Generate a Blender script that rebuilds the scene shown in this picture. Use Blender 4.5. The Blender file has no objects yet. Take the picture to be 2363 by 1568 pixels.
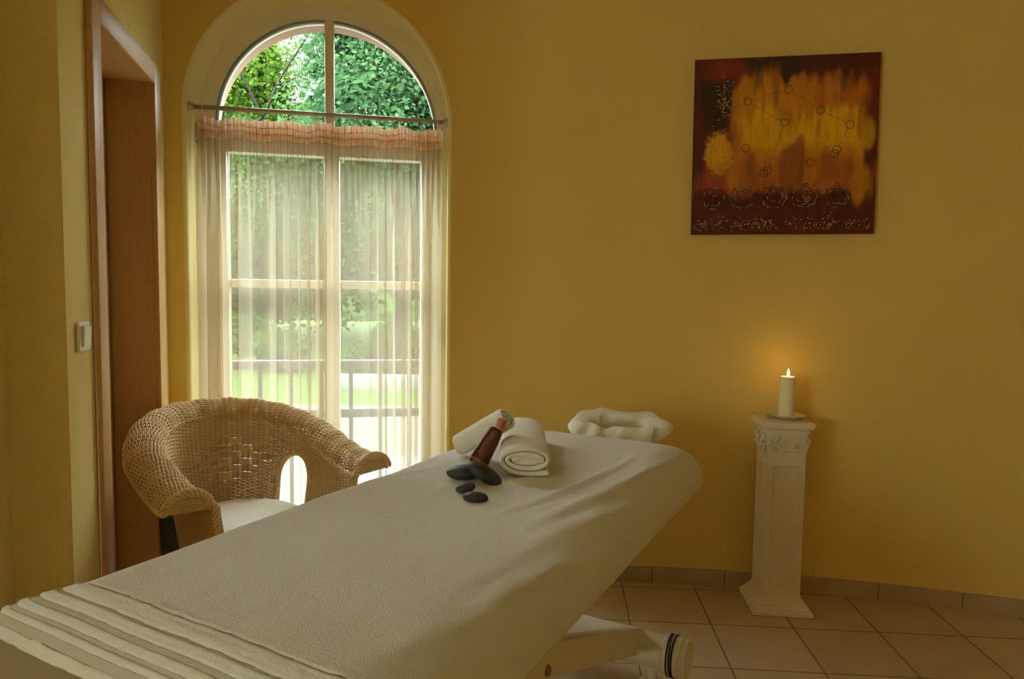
import bpy, bmesh, math, random
import numpy as np
from mathutils import Matrix, Vector

R = math.radians
S = bpy.context.scene
COL = S.collection
PI = math.pi

# ------------------------------------------------------------------ camera
CAM_H = 1.3427
PITCH, ROLL, FPX = 0.0687, 0.0140, 1574.72
fw = np.array([0, math.cos(PITCH), -math.sin(PITCH)])
u0 = np.array([0, math.sin(PITCH), math.cos(PITCH)])
r0 = np.array([1.0, 0, 0])
cr = math.cos(ROLL) * r0 + math.sin(ROLL) * u0
cu = -math.sin(ROLL) * r0 + math.cos(ROLL) * u0
cam_d = bpy.data.cameras.new('camera')
cam = bpy.data.objects.new('camera', cam_d)
COL.objects.link(cam)
cam.matrix_world = Matrix(((cr[0], cu[0], -fw[0], 0), (cr[1], cu[1], -fw[1], 0), (cr[2], cu[2], -fw[2], CAM_H), (0, 0, 0, 1)))
cam_d.sensor_width = 36
cam_d.lens = FPX / 2363 * 36
cam_d.clip_start = 0.05
cam_d.clip_end = 200
S.camera = cam

# ------------------------------------------------------------------ world, sun, exposure
SKY, SUN = 27.0, 18.0
W = bpy.data.worlds.new('sky')
S.world = W
W.use_nodes = True
wn = W.node_tree
wn.nodes.clear()
wo = wn.nodes.new('ShaderNodeOutputWorld')
wb = wn.nodes.new('ShaderNodeBackground')
tc = wn.nodes.new('ShaderNodeTexCoord')
sx = wn.nodes.new('ShaderNodeSeparateXYZ')
rp = wn.nodes.new('ShaderNodeValToRGB')
rp.color_ramp.elements[0].position = 0.0
rp.color_ramp.elements[0].color = (0.56, 0.69, 0.74, 1)
rp.color_ramp.elements[1].position = 0.8
rp.color_ramp.elements[1].color = (0.86, 0.98, 1.04, 1)
wn.links.new(tc.outputs['Generated'], sx.inputs[0])
wn.links.new(sx.outputs['Z'], rp.inputs[0])
wn.links.new(rp.outputs[0], wb.inputs[0])
wb.inputs[1].default_value = SKY
wn.links.new(wb.outputs[0], wo.inputs[0])

sun_d = bpy.data.lights.new('sun', 'SUN')
sun_d.energy = SUN
sun_d.angle = R(2)
sun_d.color = (1, 0.95, 0.85)
sun = bpy.data.objects.new('sun', sun_d)
COL.objects.link(sun)
sun.rotation_euler = Vector((0.75, 0.12, -1.0)).to_track_quat('-Z', 'Y').to_euler()

vs = S.view_settings
vs.view_transform = 'Standard'
vs.look = 'None'
vs.exposure = 0.0
vs.gamma = 1.0
vs.use_curve_mapping = False
S.cycles.max_bounces = 9
S.cycles.diffuse_bounces = 6
S.cycles.glossy_bounces = 3
S.cycles.transmission_bounces = 6
S.cycles.transparent_max_bounces = 24
S.cycles.sample_clamp_indirect = 6.0
S.cycles.caustics_reflective = False
S.cycles.caustics_refractive = False


# ------------------------------------------------------------------ materials
def mat(name, color, rough=0.7, spec=0.3, metal=0.0, noise=None, bump=None, build=None, sheen=0.0):
    """noise=(scale, amount) mottles the colour; bump=(scale, strength, distance, detail)"""
    m = bpy.data.materials.new(name)
    m.use_nodes = True
    nt = m.node_tree
    b = nt.nodes['Principled BSDF']
    b.inputs['Base Color'].default_value = (*color, 1)
    b.inputs['Roughness'].default_value = rough
    b.inputs['Specular IOR Level'].default_value = spec
    b.inputs['Metallic'].default_value = metal
    if sheen:
        b.inputs['Sheen Weight'].default_value = sheen
        b.inputs['Sheen Roughness'].default_value = 0.6
    co = nt.nodes.new('ShaderNodeTexCoord')
    if noise:
        n = nt.nodes.new('ShaderNodeTexNoise')
        n.inputs['Scale'].default_value = noise[0]
        n.inputs['Detail'].default_value = 4
        nt.links.new(co.outputs['Object'], n.inputs['Vector'])
        mx = nt.nodes.new('ShaderNodeMix')
        mx.data_type = 'RGBA'
        mx.inputs['A'].default_value = (*[c * (1 - noise[1]) for c in color], 1)
        mx.inputs['B'].default_value = (*[min(1, c * (1 + noise[1])) for c in color], 1)
        nt.links.new(n.outputs['Fac'], mx.inputs['Factor'])
        nt.links.new(mx.outputs['Result'], b.inputs['Base Color'])
    if bump:
        n2 = nt.nodes.new('ShaderNodeTexNoise')
        n2.inputs['Scale'].default_value = bump[0]
        n2.inputs['Detail'].default_value = bump[3] if len(bump) > 3 else 3
        nt.links.new(co.outputs['Object'], n2.inputs['Vector'])
        bp = nt.nodes.new('ShaderNodeBump')
        bp.inputs['Strength'].default_value = bump[1]
        bp.inputs['Distance'].default_value = bump[2]
        nt.links.new(n2.outputs['Fac'], bp.inputs['Height'])
        nt.links.new(bp.outputs[0], b.inputs['Normal'])
    if build:
        build(nt, b, co)
    return m


M = {}
WALL = (0.745, 0.53, 0.155)
PIER = (0.80, 0.64, 0.255)
M['plaster'] = mat('ochre_plaster', WALL, 0.9, 0.15, noise=(2.2, 0.05), bump=(95, 0.35, 0.004, 4))


def specks(nt, b, co):
    # small dark knocks in the plaster of the pier
    v = nt.nodes.new('ShaderNodeTexVoronoi')
    v.inputs['Scale'].default_value = 13
    nt.links.new(co.outputs['Object'], v.inputs['Vector'])
    n = nt.nodes.new('ShaderNodeTexNoise')
    n.inputs['Scale'].default_value = 9
    nt.links.new(co.outputs['Object'], n.inputs['Vector'])
    ad = nt.nodes.new('ShaderNodeMath')
    ad.operation = 'MULTIPLY_ADD'
    ad.inputs[1].default_value = -0.16
    ad.inputs[2].default_value = 0.115
    nt.links.new(n.outputs['Fac'], ad.inputs[0])
    lt = nt.nodes.new('ShaderNodeMath')
    lt.operation = 'LESS_THAN'
    nt.links.new(v.outputs['Distance'], lt.inputs[0])
    nt.links.new(ad.outputs[0], lt.inputs[1])
    mx = nt.nodes.new('ShaderNodeMix')
    mx.data_type = 'RGBA'
    mx.inputs['A'].default_value = (*PIER, 1)
    mx.inputs['B'].default_value = (0.2, 0.13, 0.05, 1)
    nt.links.new(lt.outputs[0], mx.inputs['Factor'])
    nt.links.new(mx.outputs['Result'], b.inputs['Base Color'])


M['plaster_pier'] = mat('ochre_plaster_rough', PIER, 0.9, 0.15, bump=(170, 0.7, 0.005, 4), build=specks)
M['ceiling'] = mat('ceiling_paint', (0.80, 0.75, 0.62), 0.9, 0.1)
M['facade'] = mat('pink_render', (0.30, 0.185, 0.125), 0.9, 0.1, bump=(60, 0.3, 0.004))


def tile_nodes(nt, b, co):
    T = 0.33
    ang = -0.0692
    ox, oy = 0.5894 * T, 9.3279 * T
    mp = nt.nodes.new('ShaderNodeMapping')
    mp.vector_type = 'TEXTURE'
    mp.inputs['Location'].default_value = (ox, oy, 0)
    mp.inputs['Rotation'].default_value = (0, 0, ang)
    mp.inputs['Scale'].default_value = (T, T, T)
    nt.links.new(co.outputs['Object'], mp.inputs['Vector'])
    sp = nt.nodes.new('ShaderNodeSeparateXYZ')
    nt.links.new(mp.outputs[0], sp.inputs[0])
    ds = []
    fl = []
    for ax in 'XY':
        a = nt.nodes.new('ShaderNodeMath')
        a.operation = 'FRACT'
        nt.links.new(sp.outputs[ax], a.inputs[0])
        c = nt.nodes.new('ShaderNodeMath')
        c.operation = 'PINGPONG'
        c.inputs[1].default_value = 0.5
        nt.links.new(a.outputs[0], c.inputs[0])
        ds.append(c)
        f = nt.nodes.new('ShaderNodeMath')
        f.operation = 'FLOOR'
        nt.links.new(sp.outputs[ax], f.inputs[0])
        fl.append(f)
    mn = nt.nodes.new('ShaderNodeMath')
    mn.operation = 'MINIMUM'
    nt.links.new(ds[0].outputs[0], mn.inputs[0])
    nt.links.new(ds[1].outputs[0], mn.inputs[1])
    mr = nt.nodes.new('ShaderNodeMapRange')
    mr.inputs['From Min'].default_value = 0.006
    mr.inputs['From Max'].default_value = 0.011
    nt.links.new(mn.outputs[0], mr.inputs['Value'])
    n = nt.nodes.new('ShaderNodeTexNoise')
    n.inputs['Scale'].default_value = 7
    n.inputs['Detail'].default_value = 6
    nt.links.new(co.outputs['Object'], n.inputs['Vector'])
    n3 = nt.nodes.new('ShaderNodeTexNoise')
    n3.inputs['Scale'].default_value = 150
    nt.links.new(co.outputs['Object'], n3.inputs['Vector'])
    cb = nt.nodes.new('ShaderNodeCombineXYZ')
    nt.links.new(fl[0].outputs[0], cb.inputs[0])
    nt.links.new(fl[1].outputs[0], cb.inputs[1])
    wh = nt.nodes.new('ShaderNodeTexWhiteNoise')
    nt.links.new(cb.outputs[0], wh.inputs['Vector'])
    ad = nt.nodes.new('ShaderNodeMath')
    ad.operation = 'MULTIPLY_ADD'
    ad.inputs[1].default_value = 0.35
    nt.links.new(wh.outputs['Value'], ad.inputs[0])
    nt.links.new(n.outputs['Fac'], ad.inputs[2])
    ad2 = nt.nodes.new('ShaderNodeMath')
    ad2.operation = 'MULTIPLY_ADD'
    ad2.inputs[1].default_value = 0.25
    nt.links.new(n3.outputs['Fac'], ad2.inputs[0])
    nt.links.new(ad.outputs[0], ad2.inputs[2])
    cr_ = nt.nodes.new('ShaderNodeValToRGB')
    cr_.color_ramp.elements[0].position = 0.4
    cr_.color_ramp.elements[0].color = (0.47, 0.345, 0.215, 1)
    cr_.color_ramp.elements[1].position = 1.1
    cr_.color_ramp.elements[1].color = (0.56, 0.43, 0.28, 1)
    nt.links.new(ad2.outputs[0], cr_.inputs[0])
    mx = nt.nodes.new('ShaderNodeMix')
    mx.data_type = 'RGBA'
    mx.inputs['A'].default_value = (0.2, 0.14, 0.09, 1)
    nt.links.new(mr.outputs[0], mx.inputs['Factor'])
    nt.links.new(cr_.outputs[0], mx.inputs['B'])
    nt.links.new(mx.outputs['Result'], b.inputs['Base Color'])
    bp = nt.nodes.new('ShaderNodeBump')
    bp.inputs['Strength'].default_value = 0.6
    bp.inputs['Distance'].default_value = 0.003
    nt.links.new(mr.outputs[0], bp.inputs['Height'])
    nt.links.new(bp.outputs[0], b.inputs['Normal'])


M['tiles'] = mat('floor_tiles', (0.5, 0.38, 0.25), 0.5, 0.3, build=tile_nodes)
M['skirting'] = mat('skirting_tile', (0.43, 0.31, 0.19), 0.5, 0.3, noise=(9, 0.12))
M['grout'] = mat('grout', (0.17, 0.12, 0.08), 0.9, 0.1)


def wood(name, c1, c2, rough=0.35):
    def bld(nt, b, co):
        mp = nt.nodes.new('ShaderNodeMapping')
        mp.inputs['Scale'].default_value = (9, 9, 1.1)
        nt.links.new(co.outputs['Object'], mp.inputs['Vector'])
        n = nt.nodes.new('ShaderNodeTexNoise')
        n.inputs['Scale'].default_value = 1.6
        n.inputs['Detail'].default_value = 3
        n.inputs['Distortion'].default_value = 0.6
        nt.links.new(mp.outputs[0], n.inputs['Vector'])
        mu = nt.nodes.new('ShaderNodeMath')
        mu.operation = 'MULTIPLY'
        mu.inputs[1].default_value = 14
        nt.links.new(n.outputs['Fac'], mu.inputs[0])
        fr = nt.nodes.new('ShaderNodeMath')
        fr.operation = 'FRACT'
        nt.links.new(mu.outputs[0], fr.inputs[0])
        cr_ = nt.nodes.new('ShaderNodeValToRGB')
        cr_.color_ramp.elements[0].color = (*c1, 1)
        cr_.color_ramp.elements[1].color = (*c2, 1)
        nt.links.new(fr.outputs[0], cr_.inputs[0])
        nt.links.new(cr_.outputs[0], b.inputs['Base Color'])
    return mat(name, c1, rough, 0.4, build=bld)


M['wood'] = wood('beech_veneer', (0.60, 0.36, 0.155), (0.53, 0.31, 0.128), 0.45)
M['seal'] = mat('dark_seal', (0.05, 0.03, 0.02), 0.7)
M['white_frame'] = mat('white_window_frame', (0.90, 0.86, 0.74), 0.35, 0.4)
M['gasket'] = mat('grey_gasket', (0.25, 0.28, 0.33), 0.5)
M['metal'] = mat('brushed_metal', (0.55, 0.52, 0.46), 0.35, 0.5, metal=0.85)
M['switch'] = mat('white_plastic', (0.80, 0.78, 0.72), 0.3, 0.5)


def glass_mat(name, tint):
    m = bpy.data.materials.new(name)
    m.use_nodes = True
    nt = m.node_tree
    nt.nodes.clear()
    o = nt.nodes.new('ShaderNodeOutputMaterial')
    t = nt.nodes.new('ShaderNodeBsdfTransparent')
    t.inputs[0].default_value = (*tint, 1)
    g = nt.nodes.new('ShaderNodeBsdfGlossy')
    g.inputs['Roughness'].default_value = 0.02
    fr = nt.nodes.new('ShaderNodeFresnel')
    fr.inputs[0].default_value = 1.45
    mx = nt.nodes.new('ShaderNodeMixShader')
    nt.links.new(fr.outputs[0], mx.inputs[0])
    nt.links.new(t.outputs[0], mx.inputs[1])
    nt.links.new(g.outputs[0], mx.inputs[2])
    nt.links.new(mx.outputs[0], o.inputs[0])
    return m


M['glass'] = glass_mat('window_glass', (0.93, 0.96, 0.95))


def sheer(name, opac, col, tcol):
    m = bpy.data.materials.new(name)
    m.use_nodes = True
    nt = m.node_tree
    nt.nodes.clear()
    o = nt.nodes.new('ShaderNodeOutputMaterial')
    t = nt.nodes.new('ShaderNodeBsdfTransparent')
    t.inputs[0].default_value = (*tcol, 1)
    d = nt.nodes.new('ShaderNodeBsdfDiffuse')
    d.inputs[0].default_value = (*col, 1)
    tl = nt.nodes.new('ShaderNodeBsdfTranslucent')
    tl.inputs[0].default_value = (*col, 1)
    m1 = nt.nodes.new('ShaderNodeMixShader')
    m1.inputs[0].default_value = 0.55
    nt.links.new(d.outputs[0], m1.inputs[1])
    nt.links.new(tl.outputs[0], m1.inputs[2])
    m2 = nt.nodes.new('ShaderNodeMixShader')
    # thread density of the voile: seen obliquely the cloth closes up
    lw = nt.nodes.new('ShaderNodeLayerWeight')
    lw.inputs[0].default_value = 0.45
    mr = nt.nodes.new('ShaderNodeMapRange')
    mr.inputs['To Min'].default_value = opac
    mr.inputs['To Max'].default_value = min(1, opac + 0.45)
    nt.links.new(lw.outputs['Facing'], mr.inputs['Value'])
    nt.links.new(mr.outputs[0], m2.inputs[0])
    nt.links.new(t.outputs[0], m2.inputs[1])
    nt.links.new(m1.outputs[0], m2.inputs[2])
    nt.links.new(m2.outputs[0], o.inputs[0])
    return m


M['voile'] = sheer('cream_voile', 0.36, (0.60, 0.50, 0.36), (0.97, 0.94, 0.87))
M['voile_head'] = sheer('peach_heading', 0.46, (0.92, 0.66, 0.46), (0.95, 0.85, 0.7))


def terry(name, color, scale=260):
    def bld(nt, b, co):
        n1 = nt.nodes.new('ShaderNodeTexNoise')
        n1.inputs['Scale'].default_value = scale
        n1.inputs['Detail'].default_value = 2
        nt.links.new(co.outputs['Object'], n1.inputs['Vector'])
        n2 = nt.nodes.new('ShaderNodeTexNoise')
        n2.inputs['Scale'].default_value = 38
        n2.inputs['Detail'].default_value = 3
        nt.links.new(co.outputs['Object'], n2.inputs['Vector'])
        ad = nt.nodes.new('ShaderNodeMath')
        ad.operation = 'MULTIPLY_ADD'
        ad.inputs[1].default_value = 0.8
        nt.links.new(n2.outputs['Fac'], ad.inputs[0])
        nt.links.new(n1.outputs['Fac'], ad.inputs[2])
        bp = nt.nodes.new('ShaderNodeBump')
        bp.inputs['Strength'].default_value = 0.6
        bp.inputs['Distance'].default_value = 0.0035
        nt.links.new(ad.outputs[0], bp.inputs['Height'])
        nt.links.new(bp.outputs[0], b.inputs['Normal'])
    return mat(name, color, 0.95, 0.05, build=bld, sheen=0.25)


M['terry'] = terry('white_terry', (0.68, 0.65, 0.60))
M['terry_roll'] = terry('white_terry_roll', (0.82, 0.80, 0.72), 190)
M['flat_weave'] = mat('flat_woven_band', (0.47, 0.43, 0.36), 0.9, 0.05, bump=(500, 0.3, 0.001))
M['pad'] = mat('brown_upholstery', (0.27, 0.20, 0.115), 0.6, 0.2, bump=(20, 0.3, 0.01))
M['cushion'] = mat('white_seat_pad', (0.82, 0.79, 0.70), 0.7, 0.2)
M['table_metal'] = mat('white_painted_steel', (0.76, 0.70, 0.56), 0.35, 0.4)
M['cord'] = mat('black_cord', (0.02, 0.02, 0.02), 0.5)
M['bolt'] = mat('steel_bolt', (0.3, 0.25, 0.2), 0.4, 0.5, metal=0.8)
M['rattan'] = mat('honey_rattan', (0.68, 0.48, 0.235), 0.45, 0.35, noise=(16, 0.22), bump=(220, 0.2, 0.002))
M['rattan_stake'] = mat('rattan_core', (0.46, 0.30, 0.14), 0.55, 0.3)
M['stone'] = mat('grey_basalt', (0.035, 0.034, 0.033), 0.5, 0.35, noise=(60, 0.12), bump=(300, 0.08, 0.001))
M['plaster_white'] = mat('whitewashed_wood', (0.74, 0.66, 0.50), 0.6, 0.25, noise=(14, 0.05))
M['wax'] = mat('candle_wax', (0.93, 0.85, 0.58), 0.5, 0.3)
M['wax'].node_tree.nodes['Principled BSDF'].inputs['Subsurface Weight'].default_value = 0.35
M['wax'].node_tree.nodes['Principled BSDF'].inputs['Subsurface Radius'].default_value = (0.02, 0.012, 0.005)
M['china'] = mat('white_china', (0.78, 0.72, 0.60), 0.25, 0.5)
M['wick'] = mat('charred_wick', (0.02, 0.015, 0.01), 0.9)
M['bin'] = mat('dark_green_plastic', (0.05, 0.075, 0.05), 0.5, 0.3)
M['cap'] = mat('copper_cap', (0.40, 0.13, 0.055), 0.4, 0.5)
M['gold'] = mat('gold_print', (0.75, 0.42, 0.10), 0.35, 0.5, metal=0.6)
M['bottle'] = mat('dark_red_glass', (0.085, 0.013, 0.008), 0.12, 0.5)
M['edge_glint'] = mat('pale_edge_glint', (0.40, 0.36, 0.30), 0.15, 0.6)
M['railing'] = mat('grey_railing', (0.07, 0.073, 0.085), 0.5, 0.3)
M['bark'] = mat('bark', (0.02, 0.016, 0.012), 0.9, 0.1)
M['gravel'] = mat('sandy_gravel', (0.080, 0.066, 0.045), 0.95, 0.1, noise=(6, 0.15))
M['paving'] = mat('pale_paving', (0.105, 0.115, 0.115), 0.9, 0.1, noise=(3, 0.1))
M['lawn'] = mat('lawn_grass', (0.026, 0.052, 0.009), 0.95, 0.1, noise=(5, 0.35))
M['curb'] = mat('pale_concrete', (0.10, 0.11, 0.10), 0.9, 0.1)


def leaf_mat(name, c1, c2):
    m = bpy.data.materials.new(name)
    m.use_nodes = True
    nt = m.node_tree
    nt.nodes.clear()
    o = nt.nodes.new('ShaderNodeOutputMaterial')
    co = nt.nodes.new('ShaderNodeTexCoord')
    n = nt.nodes.new('ShaderNodeTexNoise')
    n.inputs['Scale'].default_value = 1.7
    n.inputs['Detail'].default_value = 6
    nt.links.new(co.outputs['Object'], n.inputs['Vector'])
    cr_ = nt.nodes.new('ShaderNodeValToRGB')
    cr_.color_ramp.elements[0].position = 0.35
    cr_.color_ramp.elements[0].color = (*c1, 1)
    cr_.color_ramp.elements[1].position = 0.68
    cr_.color_ramp.elements[1].color = (*c2, 1)
    nt.links.new(n.outputs['Fac'], cr_.inputs[0])
    d = nt.nodes.new('ShaderNodeBsdfDiffuse')
    t = nt.nodes.new('ShaderNodeBsdfTranslucent')
    nt.links.new(cr_.outputs[0], d.inputs[0])
    nt.links.new(cr_.outputs[0], t.inputs[0])
    mx = nt.nodes.new('ShaderNodeMixShader')
    mx.inputs[0].default_value = 0.4
    nt.links.new(d.outputs[0], mx.inputs[1])
    nt.links.new(t.outputs[0], mx.inputs[2])
    nt.links.new(mx.outputs[0], o.inputs[0])
    return m


M['leaf_dark'] = leaf_mat('cool_green_leaves', (0.018, 0.046, 0.018), (0.056, 0.110, 0.040))
M['leaf_light'] = leaf_mat('yellow_green_leaves', (0.032, 0.072, 0.010), (0.115, 0.185, 0.022))
M['hill'] = leaf_mat('wooded_slope', (0.008, 0.022, 0.008), (0.040, 0.075, 0.020))
M['reveal'] = mat('daylit_reveal_tone', (0.86, 0.74, 0.36), 0.9, 0.15, bump=(95, 0.3, 0.004, 4))  # wall plaster made paler, daylight on the reveal put into its colour
M['leaf_bush'] = leaf_mat('bright_shrub_leaves', (0.018, 0.050, 0.008), (0.048, 0.095, 0.018))


# ------------------------------------------------------------------ mesh helpers
BASE = {}


def link(o):
    COL.objects.link(o)
    return o


def tag(o, label=None, cat=None, group=None, kind=None):
    if label:
        o['label'] = label
    if cat:
        o['category'] = cat
    if group:
        o['group'] = group
    if kind:
        o['kind'] = kind
    return o


def empty(name, loc, label, cat, group=None, kind=None):
    o = bpy.data.objects.new(name, None)
    o.location = loc
    o.empty_display_size = 0.1
    link(o)
    BASE[o.name] = np.array(loc, float)
    return tag(o, label, cat, group, kind)


def base_of(o):
    while o.parent is not None:
        o = o.parent
    return BASE.get(o.name, np.zeros(3))


class MB:
    """collects world-space geometry for ONE mesh object"""

    def __init__(self):
        self.v = []
        self.f = []
        self.fm = []
        self.n = 0

    def add(self, v, f, mi=0):
        v = np.asarray(v, float).reshape(-1, 3)
        self.v.append(v)
        k = self.n
        for q in f:
            self.f.append(tuple(int(i) + k for i in q))
            self.fm.append(mi)
        self.n += len(v)
        return self

    def grid(self, P, closed_u=False, mi=0, flip=False):
        P = np.asarray(P, float)
        a, b = P.shape[:2]
        f = []
        for i in range(a - (0 if closed_u else 1)):
            i2 = (i + 1) % a
            for j in range(b - 1):
                q = (i * b + j, i2 * b + j, i2 * b + j + 1, i * b + j + 1)
                f.append(q[::-1] if flip else q)
        return self.add(P.reshape(-1, 3), f, mi)

    def box(self, c, s, rot=None, bev=0.0, seg=2, mi=0):
        """box of full size s centred c; rot = 3x3 columns are axes"""
        bm = bmesh.new()
        bmesh.ops.create_cube(bm, size=1.0)
        for vv in bm.verts:
            vv.co = Vector((vv.co.x * s[0], vv.co.y * s[1], vv.co.z * s[2]))
        if bev > 0:
            bmesh.ops.bevel(bm, geom=list(bm.edges), offset=bev, segments=seg, profile=0.5, affect='EDGES')
        bm.verts.index_update()
        V = np.array([vv.co[:] for vv in bm.verts])
        F = [[vv.index for vv in ff.verts] for ff in bm.faces]
        bm.free()
        if rot is not None:
            V = V @ np.asarray(rot, float).T
        return self.add(V + np.asarray(c, float), F, mi)

    def tube(self, P, r, sides=8, N=None, closed=False, caps=True, mi=0):
        P = np.asarray(P, float)
        n = len(P)
        r = np.broadcast_to(np.asarray(r, float), (n,))
        if closed:
            T = np.roll(P, -1, 0) - np.roll(P, 1, 0)
        else:
            T = np.gradient(P, axis=0)
        T /= np.maximum(np.linalg.norm(T, axis=1)[:, None], 1e-9)
        if N is None:
            ref = np.array([0, 0, 1.0]) if abs(T[0][2]) < 0.9 else np.array([1.0, 0, 0])
            Ns = []
            nn = np.cross(T[0], ref)
            nn /= np.linalg.norm(nn)
            for t in T:
                nn = nn - t * (nn @ t)
                nn /= max(np.linalg.norm(nn), 1e-9)
                Ns.append(nn)
            N = np.array(Ns)
        B = np.cross(T, N)
        th = np.arange(sides) / sides * 2 * PI
        V = P[:, None] + r[:, None, None] * (np.cos(th)[None, :, None] * N[:, None] + np.sin(th)[None, :, None] * B[:, None])
        f = []
        m = n if closed else n - 1
        for i in range(m):
            i2 = (i + 1) % n
            for j in range(sides):
                j2 = (j + 1) % sides
                f.append((i * sides + j, i * sides + j2, i2 * sides + j2, i2 * sides + j))
        if caps and not closed:
            f.append(tuple(range(sides))[::-1])
            f.append(tuple((n - 1) * sides + j for j in range(sides)))
        return self.add(V.reshape(-1, 3), f, mi)

    def lathe(self, prof, c, axis=(0, 0, 1), n=32, mi=0):
        ax = np.asarray(axis, float)
        ax /= np.linalg.norm(ax)
        ref = np.array([1.0, 0, 0]) if abs(ax[0]) < 0.9 else np.array([0, 1.0, 0])
        e1 = np.cross(ax, ref)
        e1 /= np.linalg.norm(e1)
        e2 = np.cross(ax, e1)
        th = np.arange(n) / n * 2 * PI
        P = np.array([[np.asarray(c) + rr * (math.cos(t) * e1 + math.sin(t) * e2) + zz * ax for rr, zz in prof] for t in th])
        return self.grid(P, closed_u=True, mi=mi)

    def build(self, name, m, parent=None, smooth=True, auto=None, loc=None):
        V = np.concatenate(self.v)
        if parent is not None:
            off = base_of(parent)
        else:
            off = np.zeros(3) if loc is None else np.asarray(loc, float)
        me = bpy.data.meshes.new(name)
        me.from_pydata((V - off).tolist(), [], self.f)
        ms = m if isinstance(m, (list, tuple)) else [m]
        for x in ms:
            me.materials.append(x)
        if len(ms) > 1:
            me.polygons.foreach_set('material_index', self.fm)
        if smooth:
            me.polygons.foreach_set('use_smooth', [True] * len(self.f))
        me.update()
        o = bpy.data.objects.new(name, me)
        link(o)
        if parent is not None:
            o.parent = parent
        else:
            o.location = off
            BASE[o.name] = off
        if auto:
            bm = bmesh.new()
            bm.from_mesh(me)
            for e in bm.edges:
                if len(e.link_faces) == 2 and e.calc_face_angle(0) > R(auto):
                    e.smooth = False
            bm.to_mesh(me)
            bm.free()
        return o


def rz(a):
    c, s = math.cos(a), math.sin(a)
    return np.array([[c, -s, 0], [s, c, 0], [0, 0, 1]])


def smoothstep(x, a, b):
    t = np.clip((x - a) / (b - a), 0, 1)
    return t * t * (3 - 2 * t)


rng = np.random.default_rng(7)

# smooth pseudo-noise from random sines
_ns = [(rng.uniform(0.6, 2.4), rng.uniform(0, 2 * PI), rng.uniform(0, 2 * PI)) for _ in range(9)]


def wob(x, y, f):
    o = np.zeros(np.broadcast(x, y).shape)
    for k, p, a in _ns:
        o = o + np.sin(f * k * (x * math.cos(a) + y * math.sin(a)) + p)
    return o / 4.5


# ------------------------------------------------------------------ room shell
CX, CY, CR = 0.306, -2.659, 5.779          # the long wall is a gentle arc
ZC = 3.0


def arc_pt(x):
    return CY + math.sqrt(CR * CR - (x - CX) ** 2)


def struct(o):
    o['kind'] = 'structure'
    return o


# window local frame on the chord of the opening
WC = np.array([-0.828, 2.982])
WX = np.array([0.981, 0.196])
WN = np.array([-0.196, 0.981])


def wp(x, d, z):
    q = WC + WX * x + WN * d
    return np.array([q[0], q[1], z])


AZ, AR = 2.08, 0.540          # opening at the wall face
FZ, FX = 2.06, 0.022          # frame arch centre
A0 = np.array([-1.44, 2.85])
DT = R(14.3)
DW = np.array([-math.sin(DT), math.cos(DT)])      # along the door wall, away from the camera
NW = np.array([DW[1], -DW[0]])                    # into the room


def arch_path(cx, cz, r, zb, n=40, rzf=1.0):
    th = np.linspace(PI, 0, n + 1)
    pts = [(cx - r, zb)] + [(cx - r, z) for z in np.linspace(zb, cz, 6)[1:-1]]
    pts += [(cx + r * math.cos(t), cz + r * rzf * math.sin(t)) for t in th]
    pts += [(cx + r, z) for z in np.linspace(cz, zb, 6)[1:-1]] + [(cx + r, zb)]
    return np.array(pts)


def on_wall(x):
    """chord coordinate -> world xy on the arc wall face"""
    q = WC + WX * x
    y = arc_pt(q[0])
    return np.array([q[0], y])


# curved wall with the arched opening (columns of quads)
mb = MB()
E0 = 0.018
n_arc = 48
xs_open = np.array([-math.cos(t) for t in np.linspace(0, PI, n_arc + 1)]) * (AR + E0)
tops = AZ + 1.04 * (AR + E0) * np.sqrt(np.maximum(0, 1 - (xs_open / (AR + E0)) ** 2))
for k in range(n_arc):
    a, b = on_wall(xs_open[k]), on_wall(xs_open[k + 1])
    mb.add([[*a, tops[k]], [*b, tops[k + 1]], [*b, ZC], [*a, ZC]], [(0, 1, 2, 3)])


def solid_cols(x0, x1, n):
    xs = np.linspace(x0, x1, n)
    P = []
    for x in xs:
        P.append([[x, arc_pt(x), z] for z in (0, 0.8, 1.6, AZ, ZC)])
    mb.grid(np.array(P))


xl = on_wall(-(AR + E0))[0]
xr = on_wall(AR + E0)[0]
solid_cols(A0[0] - 0.02, xl, 3)
XR = 3.4
solid_cols(xr, XR, 60)
struct(mb.build('wall_back', M['plaster'], auto=40))

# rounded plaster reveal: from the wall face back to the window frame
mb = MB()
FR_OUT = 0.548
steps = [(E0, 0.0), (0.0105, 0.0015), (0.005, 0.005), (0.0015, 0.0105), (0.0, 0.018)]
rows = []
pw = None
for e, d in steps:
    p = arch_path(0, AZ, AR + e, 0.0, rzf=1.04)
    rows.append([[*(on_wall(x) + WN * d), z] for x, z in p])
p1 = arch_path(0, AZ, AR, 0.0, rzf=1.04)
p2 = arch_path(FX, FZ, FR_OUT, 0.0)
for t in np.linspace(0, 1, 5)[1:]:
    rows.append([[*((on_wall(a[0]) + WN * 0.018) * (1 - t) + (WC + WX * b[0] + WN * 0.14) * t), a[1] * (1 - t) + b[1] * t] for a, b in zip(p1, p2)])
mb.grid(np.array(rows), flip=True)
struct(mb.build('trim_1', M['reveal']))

# door wall, pier and the left wall towards the camera
DEPTH = 0.15


def dp(s, o=0.0, z=0.0):
    q = A0 + DW * s + NW * o
    return np.array([q[0], q[1], z])


S_P = -1.098                 # pier corner
S0, S1, S2, S3 = -0.90, -0.825, -0.215, -0.135    # near casing outer, inner, far casing inner, outer
Z_IN, Z_OUT = 2.115, 2.19
STEP = 0.14


def quadstrip(mb, pts, z0, z1, nz=2):
    P = [[[p[0], p[1], z] for z in np.linspace(z0, z1, nz)] for p in pts]
    mb.grid(np.array(P))


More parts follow.
